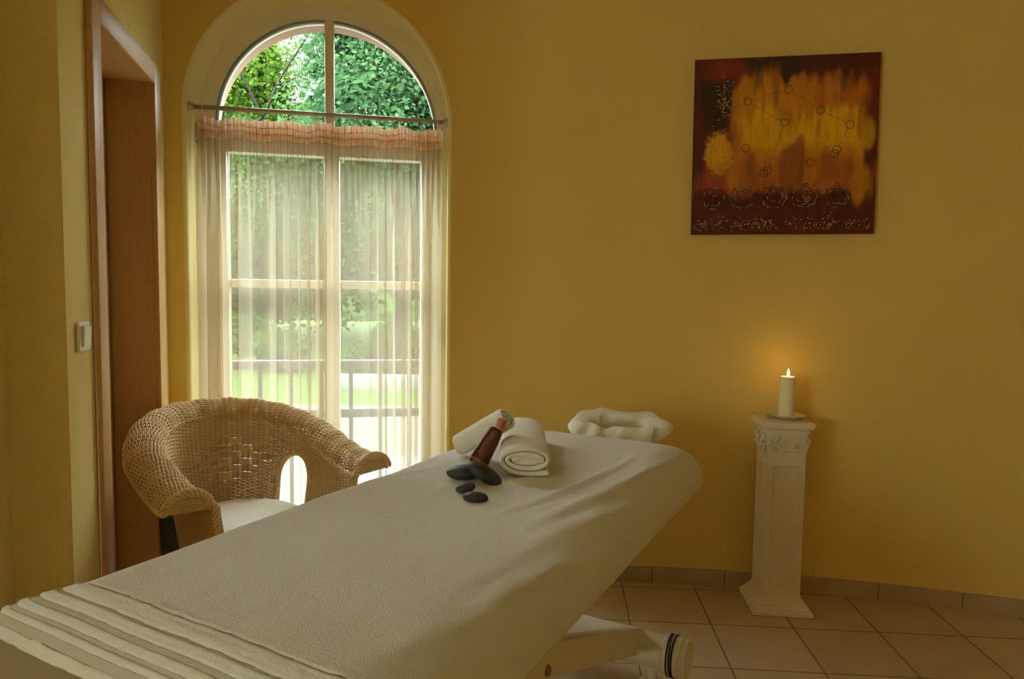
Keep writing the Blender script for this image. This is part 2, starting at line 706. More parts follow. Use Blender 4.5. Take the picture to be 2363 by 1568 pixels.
mb = MB()
SO0, SO1 = S1 - 0.01, S2 + 0.01
quadstrip(mb, [dp(S_P), dp(SO0)], 0, ZC)
quadstrip(mb, [dp(SO1), dp(0.02)], 0, ZC)
quadstrip(mb, [dp(SO0), dp(SO1)], Z_IN + 0.01, ZC)
K1 = dp(-1.5, -STEP)
K2 = K1 - np.array([NW[0], NW[1], 0]) * 1.8
quadstrip(mb, [K2, K1, dp(S_P, -STEP)], 0, ZC)
quadstrip(mb, [dp(S_P, -STEP), dp(S_P)], 0, ZC)
# lining behind the door opening
quadstrip(mb, [dp(SO0), dp(SO0, -DEPTH - 0.12)], 0, Z_IN + 0.01)
quadstrip(mb, [dp(SO0, -DEPTH - 0.12), dp(SO1, -DEPTH - 0.12)], 0, Z_IN + 0.02)
quadstrip(mb, [dp(SO1, -DEPTH - 0.12), dp(SO1)], 0, Z_IN + 0.01)
mb.add([dp(SO0, 0, Z_IN + .01), dp(SO1, 0, Z_IN + .01), dp(SO1, -DEPTH - .12, Z_IN + .01), dp(SO0, -DEPTH - .12, Z_IN + .01)], [(0, 1, 2, 3)])
struct(mb.build('wall_left', M['plaster_pier'], smooth=False))

# alcove to the left of the camera with a second window, rear and right walls
YR = -2.5
XL = float(K2[0])
WY0, WY1, WZ0, WZ1 = -2.25, -0.95, 0.95, 2.2
mb = MB()
ys = [YR, WY0, WY1, float(K2[1])]
for i in range(3):
    y0, y1 = ys[i], ys[i + 1]
    if i != 1:
        mb.add([[XL, y0, 0], [XL, y1, 0], [XL, y1, ZC], [XL, y0, ZC]], [(0, 1, 2, 3)])
    else:
        mb.add([[XL, y0, 0], [XL, y1, 0], [XL, y1, WZ0], [XL, y0, WZ0]], [(0, 1, 2, 3)])
        mb.add([[XL, y0, WZ1], [XL, y1, WZ1], [XL, y1, ZC], [XL, y0, ZC]], [(0, 1, 2, 3)])
struct(mb.build('wall_alcove', M['plaster'], smooth=False))
mb = MB()
for z in (WZ0, WZ1):
    mb.box([XL - 0.03, (WY0 + WY1) / 2, z], [0.07, WY1 - WY0, 0.07], bev=0.004)
for y in (WY0, WY1, (WY0 + WY1) / 2):
    mb.box([XL - 0.03, y, (WZ0 + WZ1) / 2], [0.07, 0.07, WZ1 - WZ0], bev=0.004)
w2 = struct(mb.build('window_2', M['white_frame'], smooth=False))
mb = MB()
mb.add([[XL - .03, WY0, WZ0], [XL - .03, WY1, WZ0], [XL - .03, WY1, WZ1], [XL - .03, WY0, WZ1]], [(0, 1, 2, 3)])
mb.build('pane', glass_mat('light_warming_tint', (0.92, 0.86, 0.66)), w2, smooth=False)  # tint added to the unseen pane to warm the light it lets in
mb = MB()
mb.add([[XL, YR, 0], [XR, YR, 0], [XR, YR, ZC], [XL, YR, ZC]], [(0, 1, 2, 3)])
struct(mb.build('wall_rear', M['plaster'], smooth=False))
mb = MB()
mb.add([[XR, YR, 0], [XR, arc_pt(XR), 0], [XR, arc_pt(XR), ZC], [XR, YR, ZC]], [(0, 1, 2, 3)])
struct(mb.build('wall_right', M['plaster'], smooth=False))

# floor + ceiling (outline of the room)
xs = np.linspace(A0[0], XR, 50)
outl = [[x, arc_pt(x) + 0.02] for x in xs] + [[XR + 0.02, YR - .02], [XL - .02, YR - .02], list(K2[:2]), list(K1[:2]),
        list(dp(S_P, -STEP - 0.02)[:2]), list(dp(SO0, -STEP - .14)[:2]), list(dp(0, -STEP - .14)[:2])]
mb = MB()
mb.add([[p[0], p[1], 0] for p in outl], [tuple(range(len(outl)))[::-1]])
struct(mb.build('floor', M['tiles'], smooth=False))
mb = MB()
mb.add([[p[0], p[1], ZC] for p in outl], [tuple(range(len(outl)))])
struct(mb.build('ceiling', M['ceiling'], smooth=False))

# skirting of cut floor tiles along the arc wall
mb = MB()
th_of = lambda x: math.asin((x - CX) / CR)


def apt(t, r):
    return np.array([CX + r * math.sin(t), CY + r * math.cos(t)])


t_ref = th_of(0.669)
dt_ = 0.3305 / CR
ta, tb = th_of(xr + 0.02), th_of(XR - 0.01)
k0 = math.floor((ta - t_ref) / dt_)
k = k0
while t_ref + k * dt_ < tb:
    a = max(ta, t_ref + k * dt_) + 0.0022 / CR
    b = min(tb, t_ref + (k + 1) * dt_) - 0.0022 / CR
    k += 1
    if b - a < 0.002:
        continue
    P = []
    for t in np.linspace(a, b, 7):
        ro, ri = CR - 0.0005, CR - 0.009
        P.append([[*apt(t, ri), 0.0], [*apt(t, ri), 0.071], [*apt(t, ri + .0015), 0.0735], [*apt(t, ro), 0.074]])
    P = np.array(P)
    mb.grid(P)
    for e in (0, -1):
        q = P[e]
        mb.add([q[0], q[1], q[3], [*q[3][:2], 0]], [(0, 1, 2, 3)])
# grout behind the joints
P = [[[*apt(t, CR - 0.006), 0.0], [*apt(t, CR - 0.006), 0.072]] for t in np.linspace(ta, tb, 60)]
mb.grid(np.array(P), mi=1)
struct(mb.build('baseboard_back', [M['skirting'], M['grout']], auto=30))

# ------------------------------------------------------------------ door
door = empty('door_1', dp(-0.5, 0, 0), None, None)
struct(door)
door['label'] = 'beech veneer door set deep in its frame on the left wall'
CP = 0.02
ROTD = np.array([[NW[0], DW[0], 0], [NW[1], DW[1], 0], [0, 0, 1]])     # local x = out of wall, y = along wall


def dbox(mb, s0, s1, o0, o1, z0, z1, bev=0.0, mi=0):
    c = dp((s0 + s1) / 2, (o0 + o1) / 2, (z0 + z1) / 2)
    mb.box(c, [abs(o1 - o0), abs(s1 - s0), abs(z1 - z0)], ROTD, bev, mi=mi)


for s0, s1 in ((S0, S1), (S2, S3)):
    mb = MB()
    dbox(mb, s0, s1, 0.0005, CP, 0, Z_OUT, 0.003)
    mb.build('casing', M['wood'], door, auto=30)
mb = MB()
dbox(mb, S1, S2, 0.0005, CP, Z_IN, Z_OUT, 0.003)
mb.build('casing_head', M['wood'], door, auto=30)
for s0, s1 in ((SO0 + 0.001, S1), (S2, SO1 - 0.001)):
    mb = MB()
    dbox(mb, s0, s1, -DEPTH, 0.004, 0, Z_IN)
    if s0 > -0.5:
        dbox(mb, S2 - 0.006, S2, -0.012, 0.0, 0, Z_IN)
    mb.build('jamb', M['wood'], door, auto=30)
mb = MB()
dbox(mb, SO0, SO1, -DEPTH, 0.004, Z_IN, Z_IN + 0.009)
mb.build('jamb_head', M['wood'], door, auto=30)
mb = MB()
dbox(mb, S1, S2 - 0.014, -DEPTH - 0.045, -DEPTH + 0.002, 0.008, Z_IN - 0.003, 0.002)
leaf = mb.build('door_leaf', M['wood'], door, auto=30)
mb = MB()
dbox(mb, S2 - 0.014, S2 + 0.004, -DEPTH - 0.03, -DEPTH - 0.004, 0.0, Z_IN)
mb.build('door_seal', M['seal'], door, auto=30)
mb = MB()
hp = [dp(S1 + 0.06, -DEPTH, 1.05), dp(S1 + 0.06, -DEPTH + 0.05, 1.05), dp(S1 + 0.075, -DEPTH + 0.055, 1.05), dp(S1 + 0.18, -DEPTH + 0.055, 1.05)]
mb.tube(hp, 0.009, 8)
mb.build('door_handle', M['metal'], leaf)

# light switch on the pier
sw = empty('light_switch', dp(-0.995, 0, 1.206), 'white square light switch on the plaster beside the door frame', 'light switch')
mb = MB()
dbox(mb, -1.036, -0.954, 0.0005, 0.010, 1.165, 1.247, 0.003)
mb.build('switch_plate', M['switch'], sw, auto=30)
mb = MB()
c = dp(-0.995, 0.012, 1.206)
tilt = np.array([[math.cos(0.05), 0, math.sin(0.05)], [0, 1, 0], [-math.sin(0.05), 0, math.cos(0.05)]])
mb.box(c, [0.011, 0.056, 0.058], ROTD @ tilt, 0.002)
mb.build('rocker', M['switch'], sw, auto=30)

# ------------------------------------------------------------------ arched window
win = empty('window_1', wp(0, 0.14, 0), None, None)
struct(win)
win['label'] = 'tall white arched balcony window behind the curtain'


def ring(mb, po, pi, d0, d1, mi=0):
    """solid between two equal length paths (x,z) from depth d0 (room side) to d1"""
    P = []
    for a, b in zip(po, pi):
        P.append([wp(a[0], d1, a[1]), wp(a[0], d0, a[1]), wp(b[0], d0, b[1]), wp(b[0], d1, b[1]), wp(a[0], d1, a[1])])
    mb.grid(np.array(P), mi=mi)


def wbox(mb, x0, x1, d0, d1, z0, z1, bev=0.003, mi=0):
    q = WC + WX * (x0 + x1) / 2 + WN * (d0 + d1) / 2
    rot = np.array([[WX[0], WN[0], 0], [WX[1], WN[1], 0], [0, 0, 1]])
    mb.box([q[0], q[1], (z0 + z1) / 2], [x1 - x0, d1 - d0, z1 - z0], rot, bev, mi=mi)


mb = MB()
ring(mb, arch_path(FX, FZ, 0.57, 0), arch_path(FX, FZ, 0.512, 0), 0.130, 0.21)
ring(mb, arch_path(FX, FZ, 0.515, 0), arch_path(FX, FZ, 0.482, 0), 0.138, 0.20)
mb.build('frame', M['white_frame'], win, auto=35)
mb = MB()
ring(mb, arch_path(FX, FZ, 0.484, 2.04), arch_path(FX, FZ, 0.476, 2.04), 0.146, 0.19)
mb.build('gasket', M['gasket'], win, auto=35)
mb = MB()
ring(mb, arch_path(FX, FZ, 0.479, 2.04), arch_path(FX, FZ, 0.4725, 2.04), 0.158, 0.19)
mb.build('glazing_bead', M['white_frame'], win, auto=35)
mb = MB()
wbox(mb, FX - 0.50, FX + 0.50, 0.135, 0.205, 1.985, 2.075)
mb.build('transom', M['white_frame'], win, auto=35)
mb = MB()
wbox(mb, 0.002, 0.043, 0.145, 0.195, 2.06, 2.545, 0.006)
mb.build('mullion', M['white_frame'], win, auto=35)
mb = MB()
ap = arch_path(FX, FZ, 0.475, 2.05)
mb.add([wp(x, 0.172, z) for x, z in ap], [tuple(range(len(ap)))])
mb.build('fanlight_pane', M['glass'], win, smooth=False)
ZB = 0.16
for (x0, x1, g0, g1) in ((FX - 0.485, 0.031, -0.413, -0.001), (0.034, FX + 0.485, 0.066, 0.433)):
    mb = MB()
    wbox(mb, x0, g0, 0.125, 0.195, 0.05, 1.99, 0.005)
    wbox(mb, g1, x1, 0.125, 0.195, 0.05, 1.99, 0.005)
    wbox(mb, g0, g1, 0.127, 0.193, 1.94, 1.99, 0.005)
    wbox(mb, g0, g1, 0.127, 0.193, 0.05, ZB, 0.005)
    wbox(mb, g0, g1, 0.145, 0.185, 1.349, 1.386, 0.004)
    sash = mb.build('sash', M['white_frame'], win, auto=35)
    mb = MB()
    mb.add([wp(g0 - .005, 0.165, ZB - .005), wp(g1 + .005, 0.165, ZB - .005), wp(g1 + .005, 0.165, 1.945), wp(g0 - .005, 0.165, 1.945)], [(0, 1, 2, 3)])
    mb.build('pane', M['glass'], sash, smooth=False)
mb = MB()
wbox(mb, -0.527, -0.512, 0.10, 0.13, 1.965, 2.045, 0.003)
wbox(mb, -0.531, -0.524, 0.095, 0.12, 1.975, 2.035, 0.002)
mb.build('hinge', M['metal'], win, auto=35)
mb = MB()
wbox(mb, 0.497, 0.513, 0.09, 0.13, 1.07, 1.195, 0.004)
mb.build('window_handle', M['switch'], win, auto=35)

# outside: pink rendered reveal and facade
mb = MB()
po = arch_path(FX, FZ, 0.508, -0.3)
mb.grid(np.array([[wp(x, d, z) for x, z in po] for d in (0.20, 0.26, 0.37)]), flip=True)
# facade plane with the opening
th = np.linspace(0, PI, 41)
xso = FX - 0.508 * np.cos(th)
tpo = FZ + 0.508 * np.sin(th)
for k in range(40):
    mb.add([wp(xso[k], .37, tpo[k]), wp(xso[k + 1], .37, tpo[k + 1]), wp(xso[k + 1], .37, 3.4), wp(xso[k], .37, 3.4)], [(0, 1, 2, 3)])
for x0, x1 in ((-4.5, FX - 0.508), (FX + 0.508, 5.5)):
    mb.add([wp(x0, .37, -.5), wp(x1, .37, -.5), wp(x1, .37, 3.4), wp(x0, .37, 3.4)], [(0, 1, 2, 3)])
struct(mb.build('wall_outside', M['facade'], smooth=False))
mb = MB()
mb.add([[-6, YR - .1, 3.4], [7, YR - .1, 3.4], [7, 4.7, 3.4], [-6, 2.6, 3.4]], [(0, 1, 2, 3)])
struct(mb.build('roof', M['facade'], smooth=False))

# ------------------------------------------------------------------ curtain rod and curtain
rod = empty('curtain_rod', wp(0, 0.03, 2.10), 'brushed metal curtain rod spanning the arched window', 'curtain rod')
mb = MB()
mb.tube([wp(-0.535, 0.03, 2.10), wp(0.537, 0.03, 2.10)], 0.0095, 14)
mb.build('pole', M['metal'], rod)
for sg, x in ((1, -0.5395), (-1, 0.5395)):
    mb = MB()
    ax = np.array([WX[0], WX[1], 0]) * sg
    mb.lathe([(0.0, 0.0), (0.019, 0.0), (0.020, 0.004), (0.018, 0.009), (0.014, 0.011), (0.0135, 0.022), (0.0, 0.022)], wp(x, 0.03, 2.10), ax, 20)
    mb.build('end_cap', M['metal'], rod)
for x in np.linspace(-0.48, 0.50, 12):
    mb = MB()
    tt = np.linspace(0, 2 * PI, 15)[:-1]
    mb.tube([wp(x + 0.003 * math.sin(t), 0.03 + 0.0155 * math.sin(t), 2.092 + 0.02 * math.cos(t)) for t in tt], 0.0016, 5, closed=True)
    mb.build('ring', M['switch'], rod)

CU, CV = 760, 64
uu = np.linspace(0, 1, CU)
z_top, z_head, z_bot = 2.070, 1.985, 0.02
zs = np.concatenate([np.linspace(z_top, z_head, 14), np.linspace(z_head, z_bot, CV - 13)[1:]])
# irregular pleats: merge many small gathers at the heading into broader folds below
ph_hi = 2 * PI * 39 * uu + 1.2 * np.sin(2 * PI * 3.1 * uu) + 0.7 * np.sin(2 * PI * 7.3 * uu + 1)
ph_lo = 2 * PI * 13.0 * uu + 1.5 * np.sin(2 * PI * 2.3 * uu + 0.5) + 0.8 * np.sin(2 * PI * 5.2 * uu + 2)
amp_lo = 0.017 + 0.008 * np.sin(2 * PI * 4.1 * uu + 1)
P = []
for z in zs:
    t = np.clip((z_head - z) / 0.5, 0, 1)
    t = t * t * (3 - 2 * t)
    drop = np.clip((z_head - z) / (z_head - z_bot), 0, 1)
    xw0 = -0.512 - 0.012 * drop
    xw1 = 0.520 + 0.008 * drop
    x = xw0 + (xw1 - xw0) * uu
    sway = 0.35 * drop * np.sin(2 * PI * 2.0 * uu + 1.0)
    x = x + (1 - t) * 0.0045 * np.sin(2 * ph_hi) + t * (0.011 + 0.006 * np.sin(2 * PI * 2.7 * uu)) * np.sin(2 * ph_lo + 0.6 + sway) + 0.006 * drop * np.sin(2 * PI * 3 * uu)
    d = 0.050 + (1 - t) * 0.007 * np.sin(ph_hi) + t * amp_lo * np.sin(ph_lo + sway)
    if z > z_head:
        k = (z - z_head) / (z_top - z_head)
        gath = 0.6 + 0.5 * np.sin(2 * PI * 5.3 * uu + 0.7) * np.sin(2 * PI * 1.7 * uu)
        x = x + 0.0035 * gath * np.sin(2 * ph_hi + 2.2 * (k - 0.5)) + 0.003 * (k - 0.4) * np.sin(2 * PI * 21 * uu + 4 * uu)
        d = 0.050 + (0.0095 + 0.004 * gath) * np.sin(ph_hi + 0.8 * k) * (0.5 + 0.9 * abs(k - 0.45)) + 0.003 * np.sin(2 * PI * 71 * uu)
        z_ = z + (0.003 * np.sin(ph_hi * 0.5) + 0.0045 * np.sin(2 * PI * 8.7 * uu)) * k + 0.006 * np.sin(2 * PI * 1.3 * uu + 1) * (1 - k)
    else:
        z_ = np.full(CU, z)
    sag = 0.010 * np.sin(PI * 6 * uu) ** 2
    P.append(np.stack([WC[0] + WX[0] * x + WN[0] * d, WC[1] + WX[1] * x + WN[1] * d, z_ - sag * (1 - drop)], -1))
P = np.array(P)
cur = empty('curtain', wp(0, 0.05, 0.02), 'sheer cream curtain with peach gathered heading hanging from the rod', 'curtain')
mb = MB()
mb.grid(P[13:])
mb.build('voile_panel', M['voile'], cur)
mb = MB()
mb.grid(P[:14])
head = mb.build('gathered_heading', M['voile_head'], cur)
for kk in (5, 9):
    mb = MB()
    q = P[kk] - np.array([WN[0], WN[1], 0]) * 0.004
    mb.tube(q[::4], 0.0016, 5)
    mb.build('drawstring', M['voile_head'], head)

# ------------------------------------------------------------------ garden
GZ = -0.30
mb = MB()
mb.add([[-25, 2.2, GZ], [15, 2.2, GZ], [15, 6.7, GZ], [-25, 6.7, GZ]], [(0, 1, 2, 3)])
struct(mb.build('path', M['paving'], smooth=False))
mb = MB()
mb.add([[-25, 6.7, GZ], [15, 6.7, GZ], [15, 9.7, GZ], [-25, 9.7, GZ]], [(0, 1, 2, 3)])
struct(mb.build('ground', M['gravel'], smooth=False))
mb = MB()
mb.add([[-40, 9.7, GZ], [30, 9.7, GZ], [30, 60, GZ + 1.5], [-40, 60, GZ + 1.5]], [(0, 1, 2, 3)])
struct(mb.build('lawn', M['lawn'], smooth=False))
mb = MB()
hx, hy = np.meshgrid(np.linspace(-45, 25, 90), np.linspace(0, 1, 40), indexing='ij')
hz = GZ + 0.3 + 16.5 * hy ** 1.15 + 1.1 * wob(hx * 0.5, hy * 9, 1.6) * np.minimum(1, hy * 4) + 0.6 * wob(hx, hy * 20, 3.1) * np.minimum(1, hy * 4)
mb.grid(np.stack([hx, 25 + 34 * hy, hz], -1))
struct(mb.build('hill', M['hill']))
mb = MB()
mb.box([-2.2, 11.0, GZ + 0.14], [1.7, 0.3, 0.28], bev=0.03)
tag(mb.build('curb_block', M['curb'], loc=(-2.2, 11.0, GZ)), 'pale low concrete block on the grass beyond the balcony railing', 'concrete block')

rail = empty('balcony_railing', wp(0, 0.7, 0), 'grey balcony railing with upright bars outside the curtained window', 'railing')
RD = 0.70
for nm, z0, z1 in (('top_rail', 0.92, 0.966), ('lower_rail', 0.652, 0.70), ('bottom_rail', 0.05, 0.09)):
    mb = MB()
    wbox(mb, -0.95, 1.05, RD - 0.02, RD + 0.02, z0, z1, 0.006)
    mb.build(nm, M['railing'], rail, auto=35)
for k in range(-6, 7):
    x = 0.094 + k * 0.156
    mb = MB()
    q0, q1 = WC + WX * x + WN * RD, WC + WX * (x + 0.004) + WN * RD
    wbox(mb, x - 0.011, x + 0.011, RD - 0.008, RD + 0.008, 0.07, 0.94, 0.002)
    mb.build('bar', M['railing'], rail, auto=35)
for x in (-0.93, 1.03):
    mb = MB()
    wbox(mb, x - 0.02, x + 0.02, RD - 0.02, RD + 0.02, GZ, 0.94, 0.004)
    mb.build('post', M['railing'], rail, auto=35)


def leaves(n, blobs, size, seed, core=2.6):
    g = np.random.default_rng(seed)
    core = core + 0.05
    bl = np.array(blobs, float)          # cx,cy,cz,r
    wgt = bl[:, 3] ** 2
    idx = g.choice(len(bl), n, p=wgt / wgt.sum())
    d = g.normal(size=(n, 3))
    d /= np.linalg.norm(d, axis=1)[:, None]
    rad = bl[idx, 3] * (g.uniform(0.25, 1, n) ** 0.45)
    c = bl[idx, :3] + d * rad[:, None] * np.array([1, 1, 0.85])
    nrm = d * 0.5 + g.normal(size=(n, 3)) * 0.6 + np.array([0, -0.2, 0.6])
    nrm /= np.linalg.norm(nrm, axis=1)[:, None]
    t = np.cross(nrm, g.normal(size=(n, 3)))
    t /= np.linalg.norm(t, axis=1)[:, None]
    b = np.cross(nrm, t)
    s = size * g.uniform(0.6, 1.25, n)[:, None]
    # every fifth leaf spray sits deep in the crown and is broader, closing the gaps
    deep = np.arange(n) % 5 == 0
    c[deep] = bl[idx[deep], :3] + (c[deep] - bl[idx[deep], :3]) * 0.62
    s[deep] *= core
    V = np.stack([c - t * s * 0.55, c + b * s * 0.38 + nrm * s * .08, c + t * s * 0.6, c - b * s * 0.38 + nrm * s * .08], 1).reshape(-1, 3)
    F = np.arange(n * 4).reshape(-1, 4)
    return V, F


def tree(name, x, y, hgt, blobs, n, size, lm, label, seed, trunk_r=0.16):
    t = empty(name, (x, y, GZ), label, 'tree', 'garden trees beyond the railing')
    g = random.Random(seed)
    mb = MB()
    pts = [(x, y, GZ - 0.05)]
    for k in range(1, 7):
        pts.append((x + g.uniform(-.15, .15) * k * .4, y + g.uniform(-.1, .1) * k * .3, GZ + hgt * 0.75 * k / 6))
    mb.tube(pts, np.linspace(trunk_r, trunk_r * 0.35, 7), 8)
    tr = mb.build('trunk', M['bark'], t)
    for i, b in enumerate(blobs[:7]):
        mb = MB()
        a = np.array(pts[2 + i % 4], float)
        e = np.array(b[:3], float)
        m_ = (a + e) / 2 + np.array([g.uniform(-.3, .3), g.uniform(-.3, .3), g.uniform(.0, .4)])
        tt = np.linspace(0, 1, 7)[:, None]
        q = (1 - tt) ** 2 * a + 2 * tt * (1 - tt) * m_ + tt ** 2 * e
        mb.tube(q, np.linspace(trunk_r * 0.4, 0.018, 7), 6)
        mb.build('branch', M['bark'], t)
    mb = MB()
    V, F = leaves(n, blobs, size, seed)
    mb.add(V, F)
    o = mb.build('foliage', lm, t)
    return t


def blobset(cx, cy, cz, rx, rz_, n, r, seed):
    g = random.Random(seed)
    out = []
    while len(out) < n:
        dx, dy, dz = g.uniform(-1, 1), g.uniform(-1, 1), g.uniform(-1, 1)
        if dx * dx + dy * dy + dz * dz > 1:
            continue
        out.append((cx + dx * rx, cy + dy * rx * 0.7, cz + dz * rz_, r * g.uniform(0.7, 1.2)))
    return out


tree('leafy_tree', -6.6, 13.0, 7.0, blobset(-6.6, 13.0, 4.5, 2.1, 2.5, 20, 1.0, 3), 38000, 0.064, M['leaf_light'],
     'airy yellow green tree with dark bare branches left of the sky gap', 3)
lt = [o for o in COL.objects if o.name == 'leafy_tree'][0]
for pts_, rd in (([(-6.5, 12.7, 2.6), (-5.2, 12.0, 3.6), (-4.2, 11.6, 4.2), (-3.86, 11.5, 4.85), (-3.45, 11.5, 5.45)], 0.038),
                 ([(-4.2, 11.6, 4.2), (-4.45, 11.4, 4.8), (-4.72, 11.3, 5.4)], 0.024), ([(-3.95, 11.5, 4.7), (-3.6, 11.45, 4.8), (-3.3, 11.4, 4.9)], 0.016),
                 ([(-5.2, 12.0, 3.6), (-4.8, 11.4, 4.2), (-4.75, 11.2, 4.6)], 0.022)):
    mb = MB()
    q_ = np.array(pts_)
    ti = np.linspace(0, len(q_) - 1, 5 * len(q_))
    cv = np.stack([np.interp(ti, np.arange(len(q_)), q_[:, k]) for k in range(3)], -1)
    cv[1:-1] = (cv[:-2] + cv[1:-1] * 2 + cv[2:]) / 4
    mb.tube(cv, np.linspace(rd, rd * 0.35, len(cv)), 6)
    mb.build('branch', M['bark'], lt)
tree('dense_tree', -2.0, 12.2, 7.0, blobset(-1.9, 12.2, 4.7, 2.5, 2.7, 24, 1.15, 5), 74000, 0.074, M['leaf_dark'],
     'dense cool green tree filling the right half of the fanlight', 5)
tree('dense_tree', -7.4, 19, 8.0, blobset(-7.4, 19, 3.4, 4.6, 2.9, 24, 1.7, 9), 20000, 0.17, M['leaf_dark'],
     'darker tree standing behind the airy yellow green tree', 9)
tree('dense_tree', -1.9, 19.5, 10.0, blobset(-1.9, 19.5, 5.4, 3.4, 5.2, 34, 1.6, 11), 30000, 0.16, M['leaf_dark'],
     'far green tree behind the dense cool green tree', 11)
tree('leafy_tree', -10.3, 19.8, 9.5, blobset(-10.3, 19.8, 6.4, 2.5, 3.6, 20, 1.5, 13), 18000, 0.15, M['leaf_light'],
     'tall light green tree far back on the left, behind the airy one', 13)
for k, (x, y, r_) in enumerate(((-4.1, 12.6, 0.75), (-2.6, 13.4, 0.85), (-1.1, 12.4, 0.8), (-5.7, 13.6, 0.9))):
    lab = ['bright green shrub seen through the curtain behind the left bars', 'bright green shrub behind the pale concrete block',
           'bright green shrub behind the rightmost railing bars', 'bright green shrub at the left edge of the lawn'][k]
    t = empty('garden_shrub', (x, y, GZ), lab, 'shrub', 'shrubs on the lawn')
    mb = MB()
    V, F = leaves(2600, blobset(x, y, GZ + 0.7 * r_, r_ * 0.8, 0.5 * r_, 7, 0.5 * r_, 40 + k), 0.09, 60 + k)
    mb.add(V, F)
    mb.build('foliage', M['leaf_bush'], t)
    mb = MB()
    mb.tube([(x, y, GZ - .05), (x + .05, y, GZ + 0.6 * r_)], [0.05, 0.02], 6)
    mb.build('stem', M['bark'], t)

# ------------------------------------------------------------------ massage table
TH = R(28)
DL = np.array([math.sin(TH), math.cos(TH), 0])
DWt = np.array([math.cos(TH), -math.sin(TH), 0])
UZ = np.array([0, 0, 1.0])
ZT = 0.808


def tp(l, w, z):
    return DL * l + DWt * w + UZ * z


def arcfun(e, r):
    """arc length beyond the flat part -> (horizontal run, drop)"""
    e = np.maximum(e, 0)
    a = np.minimum(e / r, PI / 2)
    return r * np.sin(a), r * (1 - np.cos(a)) + np.maximum(e - r * PI / 2, 0)


L0, L1, W0, W1 = 0.70, 2.34, -1.20, -0.64      # flat part of the top
RN, RF, RL, RR = 0.10, 0.08, 0.075, 0.14


def drape(p, q, disp=None):
    """p along the table, q across (arc length coordinates) -> position on the rounded top"""
    on, dn = arcfun(L0 - p, RN)
    of, df = arcfun(p - L1, RF)
    ol, dl_ = arcfun(W0 - q, RL)
    orr, dr = arcfun(q - W1, RR)
    l = np.clip(p, L0, L1) - on + of
    w = np.clip(q, W0, W1) - ol + orr
    dz = ((dn + df) ** 6 + (dl_ + dr) ** 6) ** (1 / 6)
    # pull the corners in to a round shape
    cn = np.minimum(on + of, ol + orr)
    far = smoothstep(p, 1.2, 1.8)
    w = w - 0.085 * smoothstep(L0 - p, 0.01, 0.13) * np.clip((-0.92 - w) / 0.34, 0, 1.2)
    l = l - cn * 0.18 * far
    w = w + np.sign(ol - orr) * cn * 0.18 * far
    return l, w, ZT - dz


def drape_mesh(ps, qs, D=None, lift=0.0):
    p, q = np.meshgrid(ps, qs, indexing='ij')
    l, w, z = drape(p, q)
    X = tp(0, 0, 0) + l[..., None] * DL + w[..., None] * DWt + z[..., None] * UZ
    gu = np.gradient(X, axis=0)
    gv = np.gradient(X, axis=1)
    N = np.cross(gv, gu)
    N /= np.maximum(np.linalg.norm(N, axis=2)[..., None], 1e-9)
    if N[N.shape[0] // 2, N.shape[1] // 2, 2] < 0:
        N = -N
    d = lift + (D(p, q) if D is not None else 0.0)
    return X + N * (d[..., None] if isinstance(d, np.ndarray) else d)


def seg_dist(p, q, pts):
    best = np.full(p.shape, 9.0)
    tt = np.zeros(p.shape)
    pts = np.array(pts)
    n = len(pts) - 1
    for i in range(n):
        a, b = pts[i], pts[i + 1]
        ab = b - a
        t = np.clip(((p - a[0]) * ab[0] + (q - a[1]) * ab[1]) / (ab @ ab), 0, 1)
        dd = np.hypot(p - a[0] - t * ab[0], q - a[1] - t * ab[1])
        m_ = dd < best
        best = np.where(m_, dd, best)
        tt = np.where(m_, (i + t) / n, tt)
    return best, tt


RIDGES = [([(2.15, -0.665), (1.95, -0.668), (1.70, -0.697), (1.50, -0.735), (1.36, -0.775)], 0.016, 0.0075),
          ([(2.12, -0.575), (1.91, -0.590), (1.70, -0.606), (1.50, -0.640), (1.33, -0.668)], 0.020, 0.011),
          ([(1.86, -0.520), (1.68, -0.545), (1.50, -0.575), (1.30, -0.610)], 0.022, 0.008),
          ([(1.36, -0.500), (1.25, -0.545), (1.10, -0.562), (0.95, -0.565), (0.80, -0.60)], 0.024, 0.010),
          ([(1.22, -0.465), (1.08, -0.515), (0.95, -0.53)], 0.020, 0.007),
          ([(2.33, -0.50), (2.30, -0.56), (2.28, -0.62)], 0.014, 0.004),
          ([(1.40, -1.16), (1.30, -1.20), (1.15, -1.22)], 0.012, 0.003),
          ([(1.72, -1.10), (1.60, -1.17), (1.45, -1.21)], 0.012, 0.004),
          ([(1.05, -0.83), (1.00, -0.90)], 0.012, 0.0025)]
GROOVES = [(0.010, 0.0035), (0.0415, 0.0040), (0.065, 0.0065), (0.0865, 0.0055), (0.1085, 0.0095)]   # centre, half width


def band(p, q):
    s = (L0 - p) + 0.0035 * wob(q * 9, q * 0, 1.0) + 0.0015 * wob(q * 31, q * 0, 1.0)
    g = np.zeros(p.shape)
    for c_, hw in GROOVES:
        g = np.maximum(g, 1 - smoothstep(np.abs(s - c_), hw - 0.0012, hw + 0.0016))
    return g


def sheet_disp(p, q):
    d = 0.0028 * wob(p, q, 14.0) + 0.0012 * wob(p + 3, q * 1.5, 42.0)
    for pts, wd, hh in RIDGES:
        dd, tt = seg_dist(p, q, pts)
        d = d + hh * np.exp(-(dd / wd) ** 2) * np.sin(PI * np.clip(tt * 0.86 + 0.07, 0, 1)) ** 0.7
    g = band(p, q)
    near = smoothstep(L0 - p, -0.01, 0.02)
    d = d + 0.0022 * near * (1 - g) * (0.7 + 0.6 * wob(p * 3, q, 120)) - 0.0016 * g
    return d


